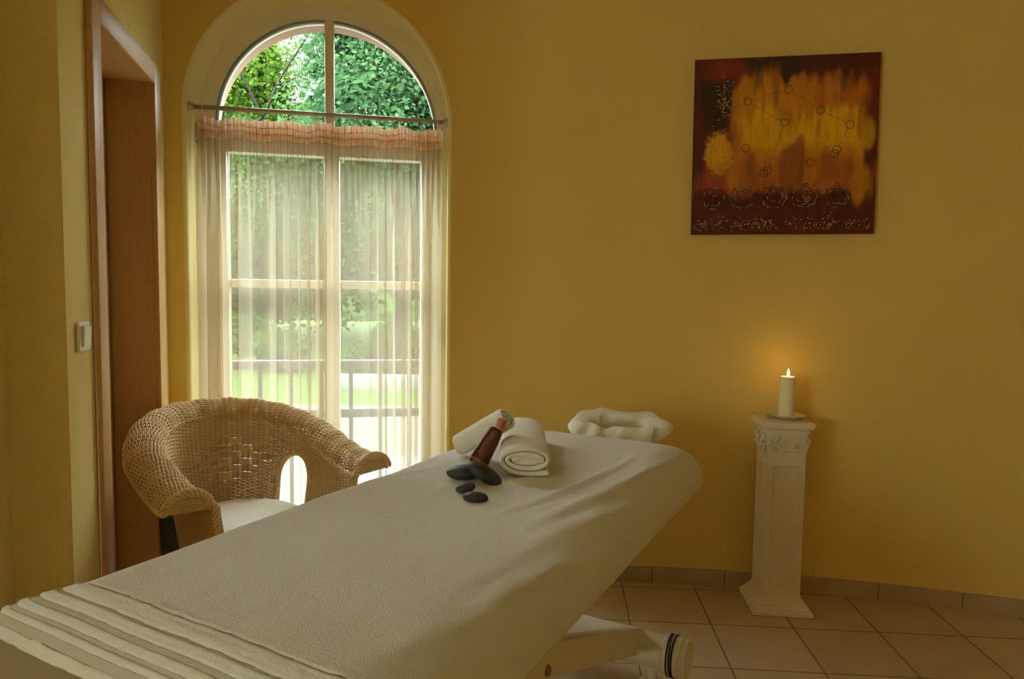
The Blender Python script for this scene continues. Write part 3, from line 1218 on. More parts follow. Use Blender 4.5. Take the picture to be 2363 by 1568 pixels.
table = empty('massage_table', tp(1.4, -0.9, 0), 'white framed massage table in the middle of the room', 'massage table')
ps = np.concatenate([np.linspace(0.568, 0.715, 118), np.linspace(0.715, 2.34, 210)[1:], np.linspace(2.34, 2.50, 36)[1:]])
qs = np.concatenate([np.linspace(-1.42, -1.2, 40), np.linspace(-1.2, -0.64, 110)[1:], np.linspace(-0.64, -0.447, 46)[1:]])
X = drape_mesh(ps, qs, sheet_disp, 0.006)
mb = MB()
mb.grid(X)
pc = (np.array(ps)[:-1] + np.array(ps)[1:]) / 2
qc = (qs[:-1] + qs[1:]) / 2
pg, qg = np.meshgrid(pc, qc, indexing='ij')
mb.fm = (band(pg, qg) > 0.5).astype(int).reshape(-1).tolist()
sheet = mb.build('terry_cover', [M['terry'], M['flat_weave']])
tag(sheet, 'large white terry cover with woven stripes spread over the massage table', 'towel')
so = sheet.modifiers.new('thickness', 'SOLIDIFY')
so.thickness = 0.004
so.offset = -1
# padded top
mb = MB()
pp = np.concatenate([np.linspace(0.36, 0.70, 40), np.linspace(0.70, 2.34, 30)[1:], np.linspace(2.34, 2.49, 16)[1:]])
qq = np.concatenate([np.linspace(-1.36, -1.2, 18), np.linspace(-1.2, -0.64, 20)[1:], np.linspace(-0.64, -0.45, 18)[1:]])
X = drape_mesh(pp, qq, None, -0.006)
mb.grid(X)
nb = len(qq)
na = len(pp)
rim = [(i, 0) for i in range(na)] + [(na - 1, j) for j in range(1, nb)] + [(i, nb - 1) for i in range(na - 2, -1, -1)] + [(0, j) for j in range(nb - 2, 0, -1)]
cen = tp(1.46, -0.92, 0)
P = []
for i, j in rim + [rim[0]]:
    x = X[i, j]
    inn = x + (cen - x) * np.array([1, 1, 0]) * 0.10
    P.append([x, [inn[0], inn[1], 0.645]])
mb.grid(np.array(P))
mb.add([q_[1] for q_ in P[:-1]], [tuple(range(len(P) - 1))])
mb.build('padded_top', M['pad'], table, auto=50)

ROTT = np.array([DL, DWt, UZ]).T


def tbox(mb, c, s, bev=0.0, rot=None):
    mb.box(tp(*c), s, ROTT if rot is None else ROTT @ rot, bev)


mb = MB()
for w_ in (-1.12, -0.72):
    tbox(mb, (1.4, w_, 0.615), (1.35, 0.05, 0.06), 0.004)
for l_ in (0.78, 1.4, 2.02):
    tbox(mb, (l_, -0.92, 0.615), (0.05, 0.40, 0.055), 0.004)
mb.build('under_frame', M['table_metal'], table, auto=35)
for l_, w_in in ((2.24, -0.575), (0.62, -0.575)):
    mb = MB()
    mb.tube([tp(l_, -1.24, 0.120), tp(l_, w_in, 0.120)], 0.058, 28)
    cb = mb.build('cross_tube', M['table_metal'], table, auto=40)
    mb = MB()
    mb.lathe([(0, -0.004), (0.060, -0.004), (0.066, 0.0), (0.066, 0.022), (0.0625, 0.024), (0.0625, 0.034), (0.066, 0.036), (0.066, 0.054), (0.061, 0.057),
              (0.061, 0.064), (0.064, 0.066), (0.064, 0.076), (0.058, 0.079), (0, 0.079)], tp(l_, w_in - 0.004, 0.120), DWt, 36)
    mb.build('end_cap', M['table_metal'], cb, auto=40)
    if l_ > 1:
        mb = MB()
        tt = np.linspace(0, 2 * PI * 2.9, 110)
        e1 = DL
        pts = [tp(l_, w_in + 0.004 + 0.032 * (t / tt[-1]) + 0.003 * math.sin(t * 0.7), 0.120) + 0.0675 * (math.cos(t) * DL + math.sin(t) * UZ) for t in tt]
        mb.tube(pts, 0.0026, 6)
        mb.build('power_cord', M['cord'], cb)
    for w_ in (-1.18, -0.62):
        mb = MB()
        mb.lathe([(0, 0), (0.048, 0), (0.052, 0.006), (0.048, 0.014), (0.016, 0.018), (0.014, 0.07), (0, 0.07)], tp(l_ - 0.01, w_, 0.0), UZ, 28)
        mb.build('foot', M['table_metal'], table, auto=40)
ang = math.atan(0.395)
for w_ in (-1.16, -0.668):
    mb = MB()
    a, b = np.array([2.235, 0.143]), np.array([1.08, 0.143 + 0.395 * 1.155])
    c_ = (a + b) / 2
    ln = np.hypot(*(b - a))
    # local x points from the cross tube up towards the middle of the table
    rot = np.array([[math.cos(ang), 0, math.sin(ang)], [0, 1, 0], [-math.sin(ang), 0, math.cos(ang)]])
    tbox(mb, (c_[0], w_ - 0.02, c_[1]), (ln, 0.045, 0.088), 0.004, rot)
    arm = mb.build('lift_arm', M['table_metal'], table, auto=35)
    mb = MB()
    q_ = tp(1.46, w_ + 0.0025, 0.425)
    mb.lathe([(0, 0), (0.014, 0), (0.014, 0.003), (0.010, 0.006), (0.004, 0.006), (0, 0.004)], q_, DWt, 18)
    mb.build('bolt', M['bolt'], arm, auto=40)
    mb = MB()
    a, b = np.array([0.62, 0.143]), np.array([1.75, 0.56])
    c_ = (a + b) / 2
    ln = np.hypot(*(b - a))
    an2 = math.atan2(b[1] - a[1], b[0] - a[0])
    rot = np.array([[math.cos(an2), 0, -math.sin(an2)], [0, 1, 0], [math.sin(an2), 0, math.cos(an2)]])
    tbox(mb, (c_[0], w_ - 0.075, c_[1]), (ln, 0.045, 0.08), 0.004, rot)
    mb.build('lift_arm', M['table_metal'], table, auto=35)
# head rest frame of the table (under the folded towel)
mb = MB()
for w_ in (-0.96, -0.80):
    mb.tube([tp(2.30, w_, 0.665), tp(2.50, w_, 0.70), tp(2.66, w_, 0.765)], 0.011, 10)
mb.build('head_rest_bar', M['metal'], table)

# terry towel draped over the ring shaped head rest
mb = MB()
nu, nv = 150, 40
P = []
cl, cw, cz = 2.575, -0.880, 0.808
for i in range(nu):
    t = 2 * PI * i / nu
    ct, st = math.cos(t), math.sin(t)
    # centre line of the ring: wide across the table, short along it, far side raised
    w_c = 0.150 * math.copysign(abs(ct) ** 0.62, ct)
    l_c = 0.085 * math.copysign(abs(st) ** 0.8, st)
    zc = 0.024 * smoothstep(st, -0.3, 0.9) - 0.02 * smoothstep(-st, 0.2, 1.0) * (1 - 0.35 * abs(ct))
    c_ = tp(cl + l_c, cw + w_c, cz + zc)
    out = tp(math.copysign(abs(st) ** 0.8, st) + 1e-6, math.copysign(abs(ct) ** 0.8, ct), 0)
    out /= np.linalg.norm(out)
    ra = 0.044 + 0.008 * abs(ct) ** 3 + 0.004 * math.sin(5 * t + 1)
    rb = 0.030 + 0.007 * max(0, st) + 0.005 * abs(ct) ** 4 + 0.003 * math.sin(7 * t)
    row = []
    for j in range(nv):
        a = 2 * PI * j / nv
        k = 1 + 0.07 * math.sin(3 * a + 4 * t) + 0.05 * math.sin(2 * a - 7 * t + 1) + 0.10 * abs(ct) ** 6 * math.sin(2 * a + 0.6)
        row.append(c_ + out * ra * math.cos(a) * k + UZ * rb * math.sin(a) * k)
    row.append(row[0])
    P.append(row)
mb.grid(np.array(P), closed_u=True)
ht = empty('head_rest_towel', tp(cl, cw, 0.76), 'white terry towel folded over the head rest at the far end of the table', 'towel')
mb.build('towel_ring', M['terry_roll'], ht)
# loose hem of the towel hanging below the near side of the ring
mb = MB()
P = []
for i in range(70):
    t = i / 69
    x_ = 2 * t - 1
    gap = math.exp(-((x_ + 0.12) / 0.10) ** 2)
    row = []
    for j in range(12):
        v = j / 11
        row.append(tp(cl - 0.108 - 0.024 * math.sin(v * 2.4) + 0.03 * x_ * x_ + 0.004 * math.sin(11 * x_ + 3 * v),
                      cw + 0.165 * x_ * (1 - 0.06 * v), cz + 0.026 + 0.006 * abs(x_) - 0.030 * gap - 0.08 * v))
    P.append(row)
mb.grid(np.array(P))
o = mb.build('towel_hem', M['terry_roll'], ht)
s_ = o.modifiers.new('thickness', 'SOLIDIFY')
s_.thickness = 0.012
s_.offset = 0


# ------------------------------------------------------------------ rolled towels
def rolled_towel(name, c_front, c_back, rx, rzz, turns, label, thick, flap=0.0, end_round=0.35, up=(0, 0, 1), a_end=-PI / 2 + 0.35, nl=18):
    cf, cb_ = np.array(c_front, float), np.array(c_back, float)
    ax = cb_ - cf
    L = np.linalg.norm(ax)
    ax /= L
    e2 = np.array(up, float)
    e2 -= ax * (e2 @ ax)
    e2 /= np.linalg.norm(e2)
    e1 = np.cross(ax, e2)
    # spiral cross-section (centre line of the cloth), from the middle out
    n = 46 * turns
    th_ = np.linspace(0, 2 * PI * turns, n)
    fr = th_ / th_[-1]
    ro = 1 - thick / min(rx, rzz) * 0.5
    step = thick * 1.02
    rad_x = np.maximum(rx - thick * 0.5 - step * (turns - th_ / (2 * PI)), 0.0)
    rad_z = np.maximum(rzz - thick * 0.5 - step * (turns - th_ / (2 * PI)), 0.0)
    rad_z = np.maximum(rad_z, 0.003 + 0 * rad_z)
    a0 = a_end - 2 * PI * turns
    cx = rad_x * np.cos(th_ + a0)
    cz_ = rad_z * np.sin(th_ + a0)
    if flap:
        # loose outer end lying along the bottom
        k = 8
        cx = np.concatenate([cx, cx[-1] + np.linspace(0, flap, k + 1)[1:]])
        cz_ = np.concatenate([cz_, cz_[-1] + np.linspace(0, 0.002, k + 1)[1:]])
    pth = np.stack([cx, cz_], -1)
    T = np.gradient(pth, axis=0)
    T /= np.maximum(np.linalg.norm(T, axis=1)[:, None], 1e-9)
    Nn = np.stack([-T[:, 1], T[:, 0]], -1)
    hw = thick * 0.44
    # closed outline round the cloth with a rounded hem at both cut ends
    outl_ = np.concatenate([pth + Nn * hw, (pth[-1] + T[-1] * hw * 0.8)[None], (pth - Nn * hw)[::-1], (pth[0] - T[0] * hw * 0.8)[None]])
    cl_ = np.concatenate([pth, pth[-1][None], pth[::-1], pth[0][None]])
    rows = []
    r_e = hw * 1.7
    ss = [(0.0, 0.20), (0.06, 0.48), (0.22, 0.74), (0.5, 0.92), (0.95, 1.0)]
    m_ = len(outl_)
    wv = 0.0012 * np.sin(np.arange(m_) * 0.37)
    allrows = [(s * r_e, k) for s, k in ss] + [(r_e + (L - 2 * r_e) * t, 1.0) for t in np.linspace(0, 1, nl)[1:-1]] + [(L - s * r_e, k) for s, k in ss[::-1]]
    for sdist, k in allrows:
        o2 = cl_ + (outl_ - cl_) * k
        bulge = 1 + 0.02 * math.sin(sdist * 21)
        rows.append([cf + ax * (sdist + wv[i] * 3) + e1 * o2[i, 0] * bulge + e2 * o2[i, 1] * bulge for i in range(m_)] + [cf + ax * sdist + e1 * o2[0, 0] * bulge + e2 * o2[0, 1] * bulge])
    mb = MB()
    rows = np.array(rows)
    mb.grid(rows)
    # close the two cut faces as strips between the inner and outer side of the cloth
    npth = len(pth)
    for e, fl in ((0, False), (-1, True)):
        A = rows[e][:npth]
        B = rows[e][npth + 1:2 * npth + 1][::-1]
        mb.grid(np.stack([A, B], 1), flip=not fl)
    base = cf * 0.5 + cb_ * 0.5
    base[2] = min(cf[2], cb_[2]) - rzz
    o = mb.build(name, M['terry_roll'], loc=base)
    tag(o, label, 'towel', 'rolled towels on the massage table')
    return o


rolled_towel('rolled_towel', (0.046, 1.905, ZT + 0.060), (0.044, 2.375, ZT + 0.060), 0.084, 0.050, 3,
             'big white rolled towel lying flat, its spiral end facing the camera', 0.0165, flap=0.035)
rolled_towel('rolled_towel', (-0.012, 2.075, 0.962), (-0.168, 2.165, 0.853), 0.040, 0.043, 3,
             'smaller white rolled towel leaning slantwise on the big roll behind the bottle', 0.0135, a_end=0.2)

# ------------------------------------------------------------------ oil bottle
bb, bt = np.array([-0.098, 2.0, ZT + 0.020]), np.array([-0.0255, 2.028, 0.958])
bu = bt - bb
BL = np.linalg.norm(bu)
bu /= BL
bn = np.array([-0.25, -1.0, 0.1])
bn -= bu * (bn @ bu)
bn /= np.linalg.norm(bn)
bx = np.cross(bu, bn)
bx = -bx if bx[0] < 0 else bx


def bpt(x, y, h):
    return bb + bx * x + bn * y + bu * h


bot = empty('oil_bottle', tuple(bb), 'dark red glass oil bottle with a copper cap leaning against the rolled towels', 'bottle')


def sect(hw, hd, h, n=36, k=3.2):
    out = []
    for i in range(n + 1):
        a = 2 * PI * i / n
        out.append(bpt(hw * math.copysign(abs(math.cos(a)) ** (2 / k), math.cos(a)), hd * math.copysign(abs(math.sin(a)) ** (2 / k), math.sin(a)), h))
    return out


mb = MB()
prof = [(0.0, 0.0, 0.0), (0.026, 0.015, 0.0), (0.0285, 0.0172, 0.002), (0.0288, 0.0175, 0.006), (0.0265, 0.0168, 0.04), (0.0235, 0.0155, 0.08), (0.0195, 0.0138, 0.116),
        (0.0182, 0.0130, 0.121), (0.0150, 0.0118, 0.124), (0.0125, 0.0115, 0.125), (0.0, 0.0, 0.125)]
mb.grid(np.array([sect(max(a, 1e-5), max(b, 1e-5), h) for a, b, h in prof]))
body = mb.build('glass_body', M['bottle'], bot, auto=45)
mb = MB()
mb.grid(np.array([sect(a, b, h, k=2.4) for a, b, h in ((0.0128, 0.0118, 0.1245), (0.0137, 0.0125, 0.125), (0.0137, 0.0125, 0.1275), (0.0128, 0.0118, 0.128))]))
mb.build('gold_collar', M['gold'], bot, auto=40)
mb = MB()
mb.grid(np.array([sect(max(a, 1e-5), max(b, 1e-5), h, k=2.2) for a, b, h in ((0.0127, 0.0118, 0.128), (0.0132, 0.0122, 0.146), (0.0148, 0.0135, 0.1485), (0.0150, 0.0137, 0.1535), (0.0140, 0.0128, 0.1555), (0, 0, 0.1555))]))
mb.build('cap', M['cap'], bot, auto=40)
mb = MB()
pts = [bpt(-np.interp(h, [0.006, 0.04, 0.08, 0.116], [0.0288, 0.0265, 0.0235, 0.0195]) - 0.0004, 0.0095, h) for h in np.linspace(0.006, 0.119, 14)]
mb.tube(pts, 0.0030, 8)
mb.build('edge_highlight', M['edge_glint'], body)  # pale strip on the bevelled glass edge, its highlight put in as colour
for h in (0.0135, 0.0165):
    mb = MB()
    q_ = sect(0.0289 - 0.06 * (h - 0.006), 0.0177, h)
    mb.tube(q_[:19], 0.0004, 5)
    mb.build('gold_line', M['gold'], body)
fc = bpy.data.curves.new('bottle_lettering', 'FONT')
fc.body = 'Rosen Body Oil'
fc.size = 0.0078
fc.extrude = 0.0001
fc.materials.append(M['gold'])
fo_ = bpy.data.objects.new('bottle_lettering', fc)
link(fo_)
me_ = bpy.data.meshes.new_from_object(fo_.evaluated_get(bpy.context.evaluated_depsgraph_get()))
me_.materials.clear()
me_.materials.append(mat('lettering_gold', (0.42, 0.17, 0.045), 0.45, 0.4))
bpy.data.objects.remove(fo_)
fo = bpy.data.objects.new('lettering', me_)
link(fo)
fo.parent = body
up_ = bu
loc = bpt(-0.0095, 0.0176, 0.036) - bb
fo.matrix_local = Matrix(((up_[0], -bx[0], bn[0], loc[0]), (up_[1], -bx[1], bn[1], loc[1]), (up_[2], -bx[2], bn[2], loc[2]), (0, 0, 0, 1)))


# ------------------------------------------------------------------ hot stones
def stone(c, half, rot, label, seed):
    g = np.random.default_rng(seed)
    nu, nv = 40, 24
    P = []
    ph = g.uniform(0, 6, 4)
    for i in range(nu + 1):
        a = 2 * PI * i / nu
        row = []
        for j in range(nv + 1):
            b = -PI / 2 + PI * j / nv
            x, y, z = math.cos(b) * math.cos(a), math.cos(b) * math.sin(a), math.sin(b)
            z = math.copysign(abs(z) ** 0.9, z)
            k = 1 + 0.03 * math.sin(2 * a + ph[0]) * math.cos(b) + 0.02 * math.sin(3 * a + ph[1]) * math.cos(b)
            row.append([x * half[0] * k, y * half[1] * k, z * half[2]])
        P.append(row)
    P = np.array(P) @ np.asarray(rot).T + np.array(c)
    mb = MB()
    mb.grid(P, flip=False)
    o = mb.build('massage_stone', M['stone'], loc=(c[0], c[1], ZT))
    tag(o, label, 'stone', 'dark massage stones on the table')


def rot_y(a):
    c, s = math.cos(a), math.sin(a)
    return np.array([[c, 0, s], [0, 1, 0], [-s, 0, c]])


stone((-0.124, 1.885, ZT + 0.030), (0.054, 0.036, 0.0205), rz(0.1) @ rot_y(-0.03), 'large dark stone lying flat under the tilted one', 1)
stone((-0.071, 1.850, ZT + 0.037), (0.052, 0.036, 0.020), rz(-0.1) @ rot_y(0.52), 'large dark stone tilted against its neighbour in front of the bottle', 2)
stone((-0.117, 1.762, ZT + 0.021), (0.0265, 0.020, 0.0135), rz(0.2) @ rot_y(-0.12), 'smallest dark stone, between the big pair and the nearest one', 3)
stone((-0.086, 1.685, ZT + 0.020), (0.0325, 0.022, 0.0130), rz(-0.1) @ rot_y(0.05), 'medium dark stone lying nearest to the camera', 4)

# ------------------------------------------------------------------ wicker chair
T27 = R(27)
dl27 = np.array([math.sin(T27), math.cos(T27)])
dw27 = np.array([math.cos(T27), -math.sin(T27)])
CO = dl27 * 1.749 + dw27 * -1.957
cc, cs = math.cos(-0.267), math.sin(-0.267)
AX = cs * dl27 + cc * dw27            # towards the open front
BX = cc * dl27 - cs * dw27            # towards the far arm
HB, AA, LS, H_B, H_F, PWR, RHO = 0.267, 0.323, 0.282, 0.835, 0.669, 1.176, 0.061


def chair_curve(n):
    phi = np.linspace(0, PI / 2, 300)
    x = HB * np.sin(phi)
    y = -AA * np.cos(phi)
    x = np.r_[x, np.full(80, HB)]
    y = np.r_[y, np.linspace(0, LS, 81)[1:]]
    s = np.r_[0, np.cumsum(np.hypot(np.diff(x), np.diff(y)))]
    Sx = np.linspace(0, s[-1], n // 2 + 1)
    xi, yi = np.interp(Sx, s, x), np.interp(Sx, s, y)
    sn = Sx / s[-1]
    H = H_F + (H_B - H_F) * np.cos(PI / 2 * sn ** PWR) ** 2
    b = np.r_[-xi[::-1], xi[1:]]
    a = np.r_[yi[::-1], yi[1:]]
    H = np.r_[H[::-1], H[1:]]
    sl = np.r_[-Sx[::-1], Sx[1:]]
    t = np.stack([np.gradient(a), np.gradient(b)], -1)
    t /= np.linalg.norm(t, axis=1)[:, None]
    no = np.stack([t[:, 1], -t[:, 0]], -1)
    if (no * np.stack([a - 0.05, b], -1)).sum() < 0:
        no = -no
    return a, b, H, no, sl


def cw_(a, b, z):
    a, b, z = np.broadcast_arrays(a, b, z)
    return np.stack([CO[0] + AX[0] * a + BX[0] * b, CO[1] + AX[1] * a + BX[1] * b, z], -1)


NST = 72
NP = NST * 2 + 1
ca, cbb, cH, cno, csl = chair_curve(NP - 1)
NP = len(ca)
Z0 = 0.10


def shell_pt(v):
    """v in 0..1 wall from Z0 up to the crest; 1..2 roll over the outside"""
    if v <= 1:
        z = Z0 + (cH - Z0) * v
        o = -0.075 * np.clip((0.78 - z) / 0.55, 0, 1.2) ** 1.15
    else:
        an = PI - (v - 1) * R(205) * (1 - 0.16 * (np.abs(csl) / csl[-1]) ** 2)
        fl = 1 + 0.15 * (np.abs(csl) / csl[-1]) ** 3
        o = RHO * fl * (1 + np.cos(an))
        z = cH + RHO * np.sin(an)
    return cw_(ca + cno[:, 0] * o, cbb + cno[:, 1] * o, z)


def shell_frame(v):
    P = shell_pt(v)
    e = 0.01
    dv = shell_pt(min(v + e, 2)) - shell_pt(max(v - e, 0))
    du = np.gradient(P, axis=0)
    N = np.cross(du, dv)
    N /= np.maximum(np.linalg.norm(N, axis=1)[:, None], 1e-9)
    return P, N


# arched hand hole in the back
OP_S, OP_HW, OP_ZC, OP_ZT, OP_ZB = 0.372, 0.094, 0.585, 0.692, 0.43


def in_open(s, z, g=0.0):
    hw = OP_HW + g
    top = OP_ZT + g - OP_ZC
    ins = np.abs(s - OP_S) < hw
    cap = ((s - OP_S) / hw) ** 2 + (np.maximum(z - OP_ZC, 0) / top) ** 2 < 1
    return ins & cap & (z > OP_ZB - g)


chair = empty('wicker_armchair', tuple(cw_(0.0, 0.0, 0.0)), 'honey coloured wicker tub armchair with rolled rim beside the window', 'armchair')


def weave(vs_, amp, radf, lumps=0.0, kind='wall'):
    mb = MB()
    sgn_k = np.array([(1 if (k // 2) % 2 == 0 else -1) if k % 2 == 0 else 0 for k in range(NP)], float)
    for j, v in enumerate(vs_):
        P, N = shell_frame(v)
        s = csl
        z = P[:, 2]
        sg = sgn_k * (1 if j % 2 == 0 else -1)
        disp = amp * sg
        dm = np.zeros(NP, bool)
        if kind == 'wall':
            # diamond of bold basket weave in the middle of the back
            dm = (np.abs(s - 0.075) / 0.175 + np.abs(z - 0.66) / 0.10) < 1
            kk = np.arange(NP) // 2
            blk = ((kk // 2 + j // 4) % 2) * 2 - 1
            disp = np.where(dm, 0.0046 * np.where(np.arange(NP) % 2 == 0, blk, blk * 0.9), disp)
        if lumps:
            disp = disp + lumps * np.cos(2 * PI * np.arange(NP) / 8.0)
        Q = P + N * disp[:, None]
        r = radf(v)
        keep = ~in_open(s, z, 0.004) if kind == 'wall' else np.ones(NP, bool)
        i = 0
        while i < NP:
            if not keep[i]:
                i += 1
                continue
            k = i
            while k + 1 < NP and keep[k + 1]:
                k += 1
            if k - i >= 1:
                rr = np.where(dm[i:k + 1], 0.0042, r)
                if kind == 'wall':
                    sp_ = (cH[i:k + 1] - Z0) / (H_B - Z0)
                    rr = r * np.clip(sp_, 0.75, 1.0)
                mb.tube(Q[i:k + 1], rr, 5, N=N[i:k + 1], caps=False)
            i = k + 1
    return mb


def stakes(v0, v1, n, r, kind):
    out = MB()
    vv = np.linspace(v0, v1, n)
    FR = [shell_frame(v) for v in vv]
    for k in range(0, NP, 2):
        P = np.array([f[0][k] for f in FR])
        N = np.array([f[1][k] for f in FR])
        keep = ~in_open(np.full(n, csl[k]), P[:, 2], 0.004) if kind == 'wall' else np.ones(n, bool)
        i = 0
        while i < n:
            if not keep[i]:
                i += 1
                continue
            j = i
            while j + 1 < n and keep[j + 1]:
                j += 1
            if j - i >= 1:
                out.tube(P[i:j + 1], r, 5, N=N[i:j + 1], caps=False)
            i = j + 1
    return out


vw = np.linspace(0.0, 0.985, 108)
weave(vw, 0.0031, lambda v: 0.0037).build('woven_shell', M['rattan'], chair)
stakes(0.0, 1.0, 46, 0.0026, 'wall').build('shell_stakes', M['rattan_stake'], chair)
vr = np.linspace(1.03, 1.99, 36)
weave(vr, 0.0030, lambda v: 0.0028, 0.0022, 'roll').build('rolled_rim', M['rattan'], chair)
stakes(1.0, 2.0, 26, 0.0026, 'roll').build('rim_stakes', M['rattan_stake'], chair)


def braid(P, N, rad, r, pitch, strands=3):
    """strands twisted round a centre line"""
    mb = MB()
    P = np.asarray(P, float)
    seg = np.linalg.norm(np.diff(P, axis=0), axis=1)
    s = np.r_[0, np.cumsum(seg)]
    n = max(20, int(s[-1] / pitch * 9))
    si = np.linspace(0, s[-1], n)
    C = np.stack([np.interp(si, s, P[:, k]) for k in range(3)], -1)
    Ni = np.stack([np.interp(si, s, N[:, k]) for k in range(3)], -1)
    T = np.gradient(C, axis=0)
    T /= np.linalg.norm(T, axis=1)[:, None]
    B = np.cross(T, Ni)
    B /= np.linalg.norm(B, axis=1)[:, None]
    for q in range(strands):
        a = si / pitch * 2 * PI + q * 2 * PI / strands
        mb.tube(C + rad * (np.cos(a)[:, None] * Ni * 0.8 + np.sin(a)[:, None] * B * 1.25), r, 6, N=Ni)
    return mb


P, N = shell_frame(1.0)
braid(P - N * 0.0, N, 0.0052, 0.0042, 0.050).build('crest_braid', M['rattan'], chair)
P, N = shell_frame(2.0)
braid(P, N, 0.005, 0.004, 0.045).build('edge_braid', M['rattan'], chair)
# braided front edge of each arm, following the end of the roll and the front of the side
for idx in (0, NP - 1):
    pr, nr = [], []
    for v in np.r_[np.linspace(2.0, 1.0, 26), np.linspace(0.98, 0.0, 26)]:
        Pv, Nv = shell_frame(v)
        tdir = np.array([AX[0], AX[1], 0])
        pr.append(Pv[idx] + tdir * 0.004)
        nr.append(tdir)
    braid(np.array(pr), np.array(nr), 0.0085, 0.0062, 0.060, 4).build('front_braid', M['rattan'], chair)
# woven panel closing the end of each rolled arm
for idx in (0, NP - 1):
    arc = []
    for v in np.linspace(1.0, 2.0, 26):
        arc.append(shell_pt(v)[idx])
    arc = np.array(arc)
    a0_, a1_ = arc[0], arc[-1]
    mb = MB()
    tdir = np.array([AX[0], AX[1], 0])
    chord = np.array([a0_ + (a1_ - a0_) * t for t in np.linspace(0, 1, 26)])
    for q in range(0, 9):
        k = q / 8
        row = arc * (1 - k) + chord * k
        row = row + tdir * (0.002 + 0.0022 * np.where(np.arange(26) % 2 == 0, 1, -1) * (1 if q % 2 else -1))[:, None]
        mb.tube(row, 0.0042, 5)
    mb.build('arm_end_panel', M['rattan'], chair)
# bound edge of the hand hole
tt = np.linspace(0, PI, 40)
sz = [(OP_S - OP_HW, z) for z in np.linspace(OP_ZB, OP_ZC, 20)[:-1]] + [(OP_S - OP_HW * math.cos(t), OP_ZC + (OP_ZT - OP_ZC) * math.sin(t)) for t in tt] + [(OP_S + OP_HW, z) for z in np.linspace(OP_ZC, OP_ZB, 20)[1:]]


def shell_sz(s, z):
    a_, b_, H_, n0, n1 = (np.interp(s, csl, q_) for q_ in (ca, cbb, cH, cno[:, 0], cno[:, 1]))
    o = -0.075 * np.clip((0.78 - z) / 0.55, 0, 1.2) ** 1.15
    return cw_(a_ + n0 * o, b_ + n1 * o, z)


pl_ = np.array([shell_sz(s, z) for s, z in sz])
ln = np.r_[0, np.cumsum(np.linalg.norm(np.diff(pl_, axis=0), axis=1))]
li = np.linspace(0, ln[-1], 420)
pl2 = np.stack([np.interp(li, ln, pl_[:, k]) for k in range(3)], -1)
mb = MB()
mb.tube(pl2, 0.0125 * (1 + 0.07 * np.sin(li / 0.0042 * 2 * PI / 1.6)), 10)
mb.build('hole_binding', M['rattan'], chair)
# seat platform + legs
ins = 0.07
mb = MB()
a_, b_, H_, no_, sl_ = chair_curve(60)
ring_ = [cw_(a - n_[0] * ins, b - n_[1] * ins, 0.43) for a, b, n_ in zip(a_, b_, no_)]
ring_ = np.array(ring_)
m_ = len(ring_)
mb.add(np.concatenate([ring_, ring_ - UZ * 0.04]), [tuple(range(m_)), tuple(range(2 * m_ - 1, m_ - 1, -1))] + [(i, (i + 1) % m_, (i + 1) % m_ + m_, i + m_) for i in range(m_)])
mb.build('seat_platform', M['rattan_stake'], chair, smooth=False)
for a, b in ((0.24, -0.19), (0.24, 0.19), (-0.16, -0.14), (-0.16, 0.14)):
    mb = MB()
    mb.tube([cw_(a, b, 0.42), cw_(a * 1.02, b * 1.02, 0.0)], [0.018, 0.015], 12)
    mb.build('leg', M['rattan'], chair)

# white seat cushion
mb = MB()
rows = []
cxa, cxb = 0.03, 0.0
prof = [(0.0, 0.430), (0.88, 0.431), (0.97, 0.437), (1.0, 0.455), (1.0, 0.485), (0.975, 0.505), (0.93, 0.517), (0.8, 0.526), (0.5, 0.532), (0.0, 0.534)]
cush = [(a - n_[0] * (ins + 0.005), b - n_[1] * (ins + 0.005)) for a, b, n_ in zip(a_, b_, no_)]
for k, z in prof:
    rows.append([cw_(cxa + (a - cxa) * k, cxb + (b - cxb) * k, z) for a, b in cush] + [cw_(cxa + (cush[0][0] - cxa) * k, cxb + (cush[0][1] - cxb) * k, z)])
mb.grid(np.array(rows))
cu_ = mb.build('seat_cushion', M['cushion'], loc=tuple(cw_(0.0, 0.0, 0.43)), auto=60)
tag(cu_, 'smooth white seat cushion lying in the wicker armchair', 'cushion')

# dark green bin in the corner behind the chair
bq = np.array([-1.345, 2.70])
bn_ = empty('waste_bin', (bq[0], bq[1], 0), 'dark green bin in the corner between door frame and armchair', 'bin')
RB = rz(R(14))
mb = MB()
P = []
for hw, z in ((0.0, 0.002), (0.045, 0.002), (0.05, 0.006), (0.058, 0.44), (0.061, 0.445), (0.061, 0.452), (0.056, 0.452), (0.048, 0.02), (0.0, 0.02)):
    row = []
    for i in range(33):
        a = 2 * PI * i / 32
        q_ = np.array([hw * math.copysign(abs(math.cos(a)) ** 0.4, math.cos(a)), hw * math.copysign(abs(math.sin(a)) ** 0.4, math.sin(a)), 0])
        q_ = RB @ q_
        row.append([bq[0] + q_[0], bq[1] + q_[1], z])
    P.append(row)
mb.grid(np.array(P))
mb.build('bin_body', M['bin'], bn_, auto=40)

# ------------------------------------------------------------------ pedestal, saucer, candle
PA = R(-5.2)
PC = np.array([1.163, 2.898, 0])
RP = rz(PA)
ped = empty('pedestal', tuple(PC), 'white square column pedestal with carved leaf frieze against the curved wall', 'pedestal')


def sq_profile(prof, mbx):
    """square 'lathe': prof = (half width, z)"""
    P = []
    for hw, z in prof:
        row = []
        for i in range(4):
            cxy = [(-1, -1), (1, -1), (1, 1), (-1, 1)][i]
            row.append(PC + RP @ np.array([cxy[0] * hw, cxy[1] * hw, z]))
        row.append(row[0])
        P.append(row)
    mbx.grid(np.array(P))


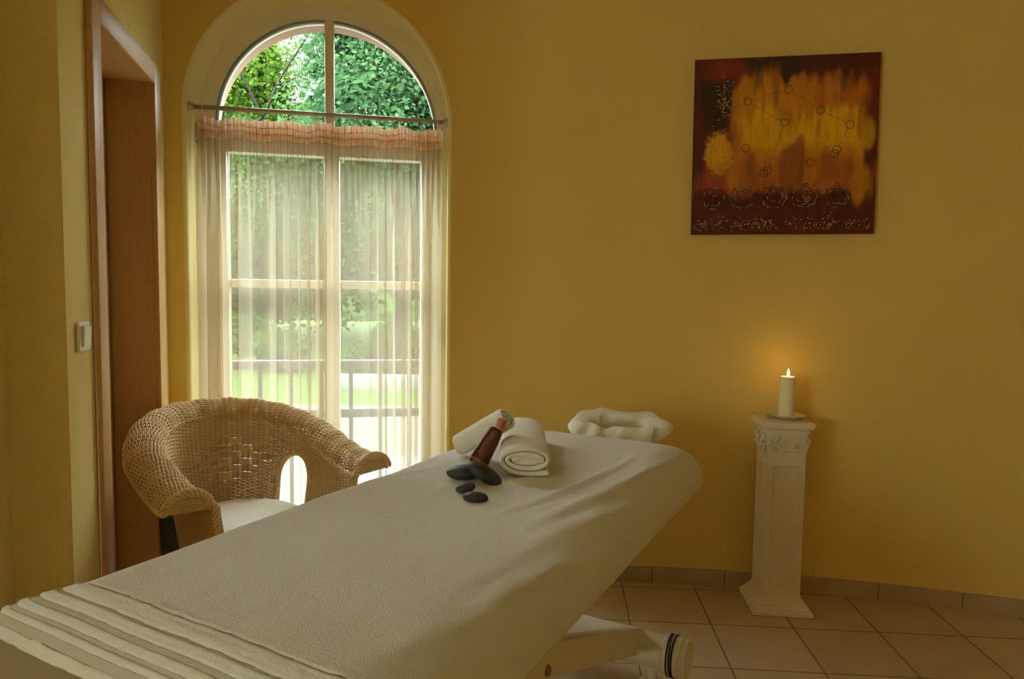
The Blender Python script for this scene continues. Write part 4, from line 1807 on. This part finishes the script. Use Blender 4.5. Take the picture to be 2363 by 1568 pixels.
mb = MB()
sq_profile([(0.0, 0.0), (0.122, 0.0), (0.1235, 0.002), (0.1235, 0.016), (0.121, 0.019), (0.117, 0.021), (0.115, 0.027), (0.109, 0.032), (0.1045, 0.034), (0.102, 0.044), (0.097, 0.048),
            (0.0935, 0.050), (0.091, 0.060), (0.087, 0.064), (0.0835, 0.068), (0.082, 0.080), (0.0, 0.080)], mb)
mb.build('plinth', M['plaster_white'], ped, auto=25)
mb = MB()
HWs = 0.0795
sq_profile([(0.0, 0.079), (HWs, 0.079), (HWs, 0.10)], mb)
sq_profile([(HWs, 0.66), (HWs, 0.69), (0.0, 0.69)], mb)
for i in range(4):
    Q = RP @ rz(i * PI / 2)
    # face with a sunk panel: frame, moulding slope, panel
    rr = [(HWs, 0.10, 0.66, 0), (0.055, 0.125, 0.635, 0), (0.052, 0.128, 0.632, 0.0035), (0.047, 0.133, 0.627, -0.0055), (0.047, 0.133, 0.627, -0.006)]
    loops = []
    for hw, z0, z1, dy in rr:
        loops.append([PC + Q @ np.array([x, -HWs - dy, z]) for x, z in ((-hw, z0), (hw, z0), (hw, z1), (-hw, z1), (-hw, z0))])
    mb.grid(np.array(loops))
    mb.add(loops[-1][:4], [(0, 1, 2, 3)])
mb.build('shaft', M['plaster_white'], ped, auto=25)
mb = MB()
sq_profile([(0.0, 0.688), (0.0815, 0.688), (0.0815, 0.762), (0.084, 0.764), (0.084, 0.772), (0.0, 0.772)], mb)
frz = mb.build('frieze', M['plaster_white'], ped, auto=25)
# carved scrolling leaves on each side of the frieze
for i in range(4):
    Q = RP @ rz(i * PI / 2)
    mb = MB()

    def fp(x, z, d=0.0):
        return PC + Q @ np.array([x, -0.0815 - d, 0.725 + z])
    tt = np.linspace(0, 1, 60)
    xx = -0.084 + 0.168 * tt
    for off, sg in ((0.0, 1), (PI, -1)):
        zz = 0.030 * np.sin(2 * PI * 1.5 * tt + off)
        dd = 0.004 + 0.003 * np.cos(2 * PI * 1.5 * tt + off)
        mb.tube([fp(x, z, d) for x, z, d in zip(xx, zz, dd)], 0.0042, 7)
    for cx_, ang_, ln_ in [(-0.068, 1.9, .030), (-0.055, 0.9, .045), (-0.048, 0.35, .034), (-0.03, -0.6, .035), (-0.02, 1.2, .034), (0.0, 0.7, .048), (0.01, 0.2, .035), (0.03, -0.9, .034), (0.04, 0.95, .046),
                            (0.05, 0.45, .034), (0.066, 1.4, .030), (-0.07, -1.0, .030), (0.062, -0.5, .026), (0.02, -0.3, .03), (-0.045, -1.2, .028)]:
        z_ = 0.028 * math.sin((cx_ + 0.084) / 0.168 * 2 * PI * 1.5) * 0.6
        x0_, z0_ = cx_, max(-0.03, min(0.02, z_ - 0.012))
        k = np.linspace(0, 1, 10)
        bend = 0.5 * k ** 2
        px = x0_ + ln_ * k * np.cos(ang_ + bend)
        pz = np.clip(z0_ + ln_ * k * np.sin(ang_ + bend), -0.042, 0.034)
        px = np.clip(px, -0.086, 0.086)
        pd = 0.005 + 0.005 * np.sin(PI * k)
        rad = 0.0036 * np.sin(PI * np.clip(k * 0.93 + 0.07, 0, 1)) ** 0.8 + 0.0006
        mb.tube([fp(a, b, c) for a, b, c in zip(px, pz, pd + 0.001)], rad, 7)
        for q_ in (2, 4, 6, 7):
            for sd in (-1, 1):
                aa = ang_ + bend[q_] + sd * 0.75
                kk = np.linspace(0, 1, 6)
                bl_ = ln_ * 0.42 * (1 - 0.4 * abs(q_ - 4) / 4)
                ox = np.clip(px[q_] + bl_ * kk * np.cos(aa - sd * 0.4 * kk), -0.087, 0.087)
                oz = np.clip(pz[q_] + bl_ * kk * np.sin(aa - sd * 0.4 * kk), -0.045, 0.036)
                od = pd[q_] - 0.001 + 0.002 * np.sin(PI * kk)
                mb.tube([fp(a, b, c) for a, b, c in zip(ox, oz, od)], 0.0027 * np.sin(PI * np.clip(kk * 0.85 + 0.15, 0, 1)) + 0.0005, 6)
    mb.build('leaf_carving', M['plaster_white'], frz)
mb = MB()
sq_profile([(0.0, 0.771), (0.0825, 0.771), (0.086, 0.773), (0.0875, 0.778), (0.088, 0.782), (0.092, 0.788), (0.098, 0.792), (0.099, 0.796), (0.102, 0.797), (0.1035, 0.799), (0.1045, 0.816), (0.103, 0.819), (0.1005, 0.820), (0.0, 0.820)], mb)
mb.build('top_slab', M['plaster_white'], ped, auto=25)

CC = np.array([1.183, 2.905, 0.820])
mb = MB()
mb.lathe([(0, 0.0005), (0.040, 0.0005), (0.043, 0.003), (0.046, 0.006), (0.060, 0.010), (0.076, 0.016), (0.0785, 0.0185), (0.0775, 0.0195), (0.074, 0.0185), (0.058, 0.0125), (0.042, 0.0095), (0, 0.009)], CC, UZ, 48)
sau = mb.build('saucer', M['china'], loc=tuple(CC))
tag(sau, 'white china saucer under the candle on the pedestal', 'saucer')
can = empty('pillar_candle', (CC[0], CC[1], CC[2] + 0.010), 'lit cream pillar candle standing on the saucer', 'candle')
mb = MB()
r_ = 0.0315
zc0 = 0.0095
mb.lathe([(0, zc0), (r_ - 0.001, zc0), (r_, zc0 + 0.002), (r_, zc0 + 0.164), (r_ - 0.001, zc0 + 0.169), (r_ - 0.004, zc0 + 0.1715), (r_ - 0.009, zc0 + 0.170), (0.012, zc0 + 0.167), (0, zc0 + 0.166)], CC, UZ, 48)
mb.build('wax_body', M['wax'], can, auto=60)
mb = MB()
zt = CC[2] + zc0 + 0.166
mb.tube([(CC[0], CC[1], zt - 0.002), (CC[0] + 0.001, CC[1], zt + 0.006), (CC[0] + 0.003, CC[1], zt + 0.011)], 0.0011, 6)
mb.build('wick', M['wick'], can)
mf = bpy.data.materials.new('candle_flame')
mf.use_nodes = True
nt = mf.node_tree
nt.nodes.clear()
o_ = nt.nodes.new('ShaderNodeOutputMaterial')
em = nt.nodes.new('ShaderNodeEmission')
em.inputs[0].default_value = (1.0, 0.62, 0.22, 1)
em.inputs[1].default_value = 14
nt.links.new(em.outputs[0], o_.inputs[0])
mb = MB()
mb.lathe([(0.0, 0.0), (0.003, 0.002), (0.0055, 0.007), (0.0062, 0.012), (0.0052, 0.019), (0.003, 0.026), (0.0012, 0.031), (0.0, 0.034)], (CC[0] + 0.002, CC[1], zt + 0.006), UZ, 20)
mb.build('flame', mf, can)
ld = bpy.data.lights.new('candle_light', 'POINT')
ld.energy = 0.26
ld.color = (1.0, 0.55, 0.18)
ld.shadow_soft_size = 0.012
lo = bpy.data.objects.new('candle_light', ld)
link(lo)
lo.location = (CC[0] + 0.002, CC[1], zt + 0.055)

# ------------------------------------------------------------------ painting on the arc wall
PL, PR_ = np.array([0.795, 3.099]), np.array([1.549, 2.9845])
PXv = (PR_ - PL) / np.linalg.norm(PR_ - PL)
PN = np.array([PXv[1], -PXv[0]])                # into the room
PWD = float(np.linalg.norm(PR_ - PL))
PZ0, PHT = 1.616, 0.760
ROLLP = 0.007
PTH = 0.022


def pp_(u, v, d=0.0):
    """u right, v down, 0..1; d off the canvas face"""
    x = (u - 0.5) * PWD
    z = (0.5 - v) * PHT
    x, z = x * math.cos(ROLLP) - z * math.sin(ROLLP), x * math.sin(ROLLP) + z * math.cos(ROLLP)
    q = (PL + PR_) / 2 + PXv * x + PN * (PTH + 0.004 + d)
    return np.array([q[0], q[1], PZ0 + PHT / 2 + z])


pic = empty('abstract_painting', tuple(pp_(0.5, 1.0, -0.02)), 'square abstract canvas in maroon, orange and yellow on the curved wall', 'painting')


def vnoise(U, V, fu, fv, seed):
    g = np.random.default_rng(seed)
    n = 64
    G = g.uniform(0, 1, (n, n))
    x, y = U * fu, V * fv
    xi, yi = np.floor(x).astype(int), np.floor(y).astype(int)
    xf, yf = x - xi, y - yi
    xf, yf = xf * xf * (3 - 2 * xf), yf * yf * (3 - 2 * yf)
    a, b = G[xi % n, yi % n], G[(xi + 1) % n, yi % n]
    c, d = G[xi % n, (yi + 1) % n], G[(xi + 1) % n, (yi + 1) % n]
    return (a * (1 - xf) + b * xf) * (1 - yf) + (c * (1 - xf) + d * xf) * yf


NG = 230
gu, gv = np.meshgrid(np.linspace(0, 1, NG), np.linspace(0, 1, NG), indexing='ij')
n1 = vnoise(gu, gv, 22, 5, 1)
n2 = vnoise(gu, gv, 60, 9, 2)
n3 = vnoise(gu, gv, 7, 6, 3)
n4 = vnoise(gu, gv, 120, 60, 4)
MAROON, DARK, RED = np.array((0.105, 0.022, 0.014)), np.array((0.045, 0.026, 0.012)), np.array((0.46, 0.055, 0.026))
ORANGE, YELLOW, OCHRE = np.array((0.60, 0.165, 0.018)), np.array((0.78, 0.40, 0.010)), np.array((0.55, 0.24, 0.02))
colr = np.broadcast_to(MAROON, (NG, NG, 3)).copy()


def lay(mask, c):
    global colr
    colr = colr * (1 - mask[..., None]) + np.asarray(c) * mask[..., None]


jit = (n1 - 0.5) * 0.07 + (n3 - 0.5) * 0.10 + (n2 - 0.5) * 0.05
lay(smoothstep(gu + jit * .3, 0.04, 0.12) * (1 - smoothstep(gv, 0.74, 0.80)) * (1 - smoothstep(gu, 0.20, 0.30)) * smoothstep(gv, 0.38, 0.58) * 0.95, RED)
lay(smoothstep(gu + jit, 0.86, 0.93) * (1 - smoothstep(gv + jit, 0.30, 0.45)) * smoothstep(gv, 0.03, 0.12) * 0.45, RED * 0.6)
lay(smoothstep(gv + jit, 0.60, 0.70) * (1 - smoothstep(gv + jit, 0.72, 0.78)) * 0.6, (0.36, 0.07, 0.03))
lay(smoothstep(gu, 0.28, 0.5) * 0 + (1 - smoothstep(np.abs(gu - 0.18), 0.05, 0.2)) * (1 - smoothstep(np.abs(gv - 0.07), 0.03, 0.09)) * 0.55, RED * 0.7)
body_m = smoothstep(gu + jit * .5, 0.17, 0.25) * (1 - smoothstep(gu + jit * .4, 0.90, 0.95)) * smoothstep(gv + jit, 0.06, 0.17) * (1 - smoothstep(gv + jit * .7 - 0.05 * smoothstep(gu, .85, .92), 0.73, 0.79))
lay(body_m, ORANGE * 0.9)
lay(body_m * smoothstep(n2 * 0.6 + n3 * 0.5, 0.4, 0.85) * 0.6, OCHRE)
lay(body_m * smoothstep(vnoise(gu, gv, 9, 8, 6), 0.55, 0.85) * 0.5, (0.44, 0.13, 0.03))
yel = (1 - smoothstep(np.abs(gv + jit * 1.3 - 0.415 - 0.05 * (gu - .5)), 0.06, 0.17)) * smoothstep(gu, 0.2, 0.36) * (1 - smoothstep(gu, 0.88, 0.97))
lay(yel * 0.92, YELLOW)
lay((1 - smoothstep(np.hypot((gu - .42) * 1.0, (gv - .27) * .8) + jit, 0.12, 0.3)) * body_m * 0.35, YELLOW * 0.8)
low = smoothstep(gv + jit, 0.56, 0.68) * body_m
lay(low * smoothstep(n1, 0.2, 0.6) * 0.75, (0.42, 0.105, 0.022))
lay(smoothstep(n1 * n3, 0.36, 0.52) * body_m * 0.55, (0.26, 0.07, 0.02))
lay((1 - smoothstep(np.hypot((gu - .92) * 1.6, gv - .72) + jit, 0.05, 0.14)) * 0.85, (0.58, 0.23, 0.012))
lay((1 - smoothstep(np.abs(gu - 0.44) + jit * .6, 0.10, 0.18)) * (1 - smoothstep(gv + jit, 0.07, 0.13)) * 0.9, DARK)
lay((1 - smoothstep(np.abs(gu - 0.355), 0.015, 0.035)) * (1 - smoothstep(gv + jit, 0.16, 0.22)) * 0.6, DARK * 1.6)
lay((1 - smoothstep(np.abs(gu - 0.80), 0.01, 0.04)) * (1 - smoothstep(np.abs(gv - .13) + jit, 0.03, 0.06)) * 0.5, DARK * 1.6)
lay((1 - smoothstep(np.abs(gu - 0.12) + jit * .3, 0.045, 0.09)) * (1 - smoothstep(np.abs(gv - 0.26) + jit * .4, 0.09, 0.16)) * 0.95, DARK)
gold = (1 - smoothstep(np.hypot((gu - 0.145) / 0.085, (gv - 0.55) / 0.135) + jit * 3 + (n4 - .5) * .35, 0.7, 1.05))
lay(gold * 0.95, YELLOW * np.array((0.85, 0.8, 1.5)))
gold2 = (1 - smoothstep(np.hypot((gu - 0.95) * 2, gv - 0.45) + jit * .3, 0.05, 0.11))
lay(gold2 * 0.7, YELLOW * 0.9)
colr = colr * (0.88 + 0.24 * n2[..., None]) * (0.86 + 0.28 * vnoise(gu, gv, 13, 11, 8)[..., None])
hgt = 0.0012 * (n2 - 0.5) + 0.004 * gold * n4 + 0.0025 * gold2 * n4 + 0.0006 * n4
mb = MB()
P = np.array([[pp_(gu[i, j], gv[i, j], hgt[i, j]) for j in range(NG)] for i in range(NG)])
mb.grid(P, flip=True)


def paint_nodes(nt, b, co):
    a = nt.nodes.new('ShaderNodeVertexColor')
    a.layer_name = 'pigment'
    n = nt.nodes.new('ShaderNodeTexNoise')
    n.inputs['Scale'].default_value = 90
    nt.links.new(co.outputs['Object'], n.inputs['Vector'])
    mp = nt.nodes.new('ShaderNodeMapRange')
    mp.inputs['To Min'].default_value = 0.8
    mp.inputs['To Max'].default_value = 1.2
    nt.links.new(n.outputs['Fac'], mp.inputs['Value'])
    mx = nt.nodes.new('ShaderNodeVectorMath')
    mx.operation = 'SCALE'
    nt.links.new(a.outputs['Color'], mx.inputs[0])
    nt.links.new(mp.outputs[0], mx.inputs['Scale'])
    nt.links.new(mx.outputs[0], b.inputs['Base Color'])


M['paint'] = mat('oil_paint', (0.4, 0.1, 0.03), 0.6, 0.25, build=paint_nodes)
face = mb.build('canvas_face', M['paint'], pic)
ca_ = face.data.color_attributes.new('pigment', 'FLOAT_COLOR', 'POINT')
ca_.data.foreach_set('color', np.concatenate([colr.reshape(-1, 3), np.ones((NG * NG, 1))], 1).astype(np.float32).ravel())
M['canvas_side'] = mat('painted_canvas_edge', (0.10, 0.03, 0.015), 0.7, 0.2, noise=(30, 0.4))
mb = MB()
cor = [(0, 0), (1, 0), (1, 1), (0, 1), (0, 0)]
mb.grid(np.array([[pp_(u, v, d) for u, v in cor] for d in (0.0, -PTH)]))
mb.add([pp_(u, v, -PTH) for u, v in cor[:4]], [(0, 1, 2, 3)])
mb.build('canvas_edge', M['canvas_side'], pic, smooth=False)
M['wire'] = mat('dark_wire', (0.09, 0.045, 0.018), 0.5)


def puv(X, Y):
    """position in the close-up sketch of the canvas -> (u, v)"""
    A, B, C_, D = np.array((152, 142.)), np.array((1605, 75.)), np.array((1532, 1490.)), np.array((115, 1503.))
    u, v = 0.5, 0.5
    for _ in range(20):
        p = A * (1 - u) * (1 - v) + B * u * (1 - v) + C_ * u * v + D * (1 - u) * v
        du = (B - A) * (1 - v) + (C_ - D) * v
        dv = (D - A) * (1 - u) + (C_ - B) * u
        s = np.linalg.solve(np.array([du, dv]).T, np.array((X, Y)) - p)
        u, v = u + s[0], v + s[1]
    return u, v


RC = [(570, 460), (893, 366), (1137, 523), (1362, 636), (1259, 830), (1240, 863), (1057, 934), (860, 622), (550, 822), (723, 997), (693, 1018)]
RU = [puv(*q_) for q_ in RC]
for u, v in RU:
    mb = MB()
    rr = 0.0165
    mb.tube([pp_(u + rr / PWD * math.cos(t), v + rr / PHT * math.sin(t), 0.0012) for t in np.linspace(0, 2 * PI, 29)[:-1]], 0.0013, 6, closed=True)
    mb.build('ring', M['wire'], pic)
for i, j in ((0, 1), (1, 2), (2, 3), (3, 4), (5, 6), (0, 7), (7, 9), (8, 10)):
    a, b = np.array(RU[i]), np.array(RU[j])
    d = (b - a) / np.linalg.norm(b - a)
    a, b = a + d * 0.022, b - d * 0.022
    mb = MB()
    mb.tube([pp_(*(a + (b - a) * t), 0.0012) for t in np.linspace(0, 1, 5)], 0.0006, 5)
    mb.build('thread', M['wire'], pic)
M['rose'] = mat('rosette_paint', (0.13, 0.036, 0.024), 0.5, 0.4, noise=(110, 0.85))
M['rose_gold'] = mat('rosette_gold', (0.46, 0.27, 0.09), 0.4, 0.5, noise=(120, 0.7))
for q_, (X_, Y_) in enumerate(((300, 1218), (523, 1213), (772, 1207), (1008, 1199), (1240, 1199))):
    u, v = puv(X_, Y_)
    g = random.Random(50 + q_)
    mb = MB()
    for k in range(58):
        a0 = 2.39996 * k
        rr = 0.053 * math.sqrt((k + 0.5) / 58) * g.uniform(0.93, 1.05)
        sp = min(1.0, g.uniform(0.0065, 0.0115) / max(rr, 0.006))
        tw = g.uniform(-0.18, 0.18)
        wd = g.uniform(0.0010, 0.0021)
        pts, rads = [], []
        for t in np.linspace(-1, 1, 7):
            a = a0 + sp * t
            r2 = rr * (1 + tw * t * 0.4) + 0.0015 * (1 - t * t)
            pts.append(pp_(u + r2 / PWD * math.cos(a), v + r2 / PHT * math.sin(a), 0.002 + 0.006 * (1 - rr / 0.054) + 0.0015 * (1 - t * t)))
            rads.append(0.0007 + wd * (1 - t * t) ** 0.5)
        mb.tube(pts, rads, 6, mi=1 if g.random() < (0.5 if rr > 0.041 else 0.22) else 0)
    mb.build('rosette', [M['rose'], M['rose_gold']], pic)
# beads glued to the canvas
M['bead'] = mat('glass_grit', (0.62, 0.40, 0.15), 0.3, 0.6, noise=(150, 0.6))
g = random.Random(4)
mb = MB()
spots = [(g.gauss(.16, .028), g.gauss(.25, .075)) for _ in range(110)]
for cx_ in (0.055, 0.07, 0.25, 0.26, 0.40, 0.42, 0.55, 0.64, 0.67, 0.75, 0.77, 0.87, 0.97, 0.35, 0.17):
    spots += [(g.gauss(cx_, .025), g.gauss(.945, .018)) for _ in range(17)]
spots += [(g.uniform(.03, .98), g.gauss(.94, .025)) for _ in range(60)]
for u, v in spots:
    if not (0.01 < u < 0.985 and 0.02 < v < 0.985):
        continue
    s_ = g.uniform(0.0016, 0.0042)
    c_ = pp_(u, v, s_ * 0.5)
    q_ = (np.array([[1, 0, 0], [-1, 0, 0], [0, 1, 0], [0, -1, 0], [0, 0, 1], [0, 0, -1]], float) * s_) @ rz(g.uniform(0, 3)).T @ np.array([[1, 0, 0], [0, .6, .8], [0, -.8, .6]])
    mb.add(q_ + c_, [(0, 2, 4), (2, 1, 4), (1, 3, 4), (3, 0, 4), (2, 0, 5), (1, 2, 5), (3, 1, 5), (0, 3, 5)])
o = mb.build('grit', M['bead'], pic, smooth=False)
o['kind'] = 'stuff'
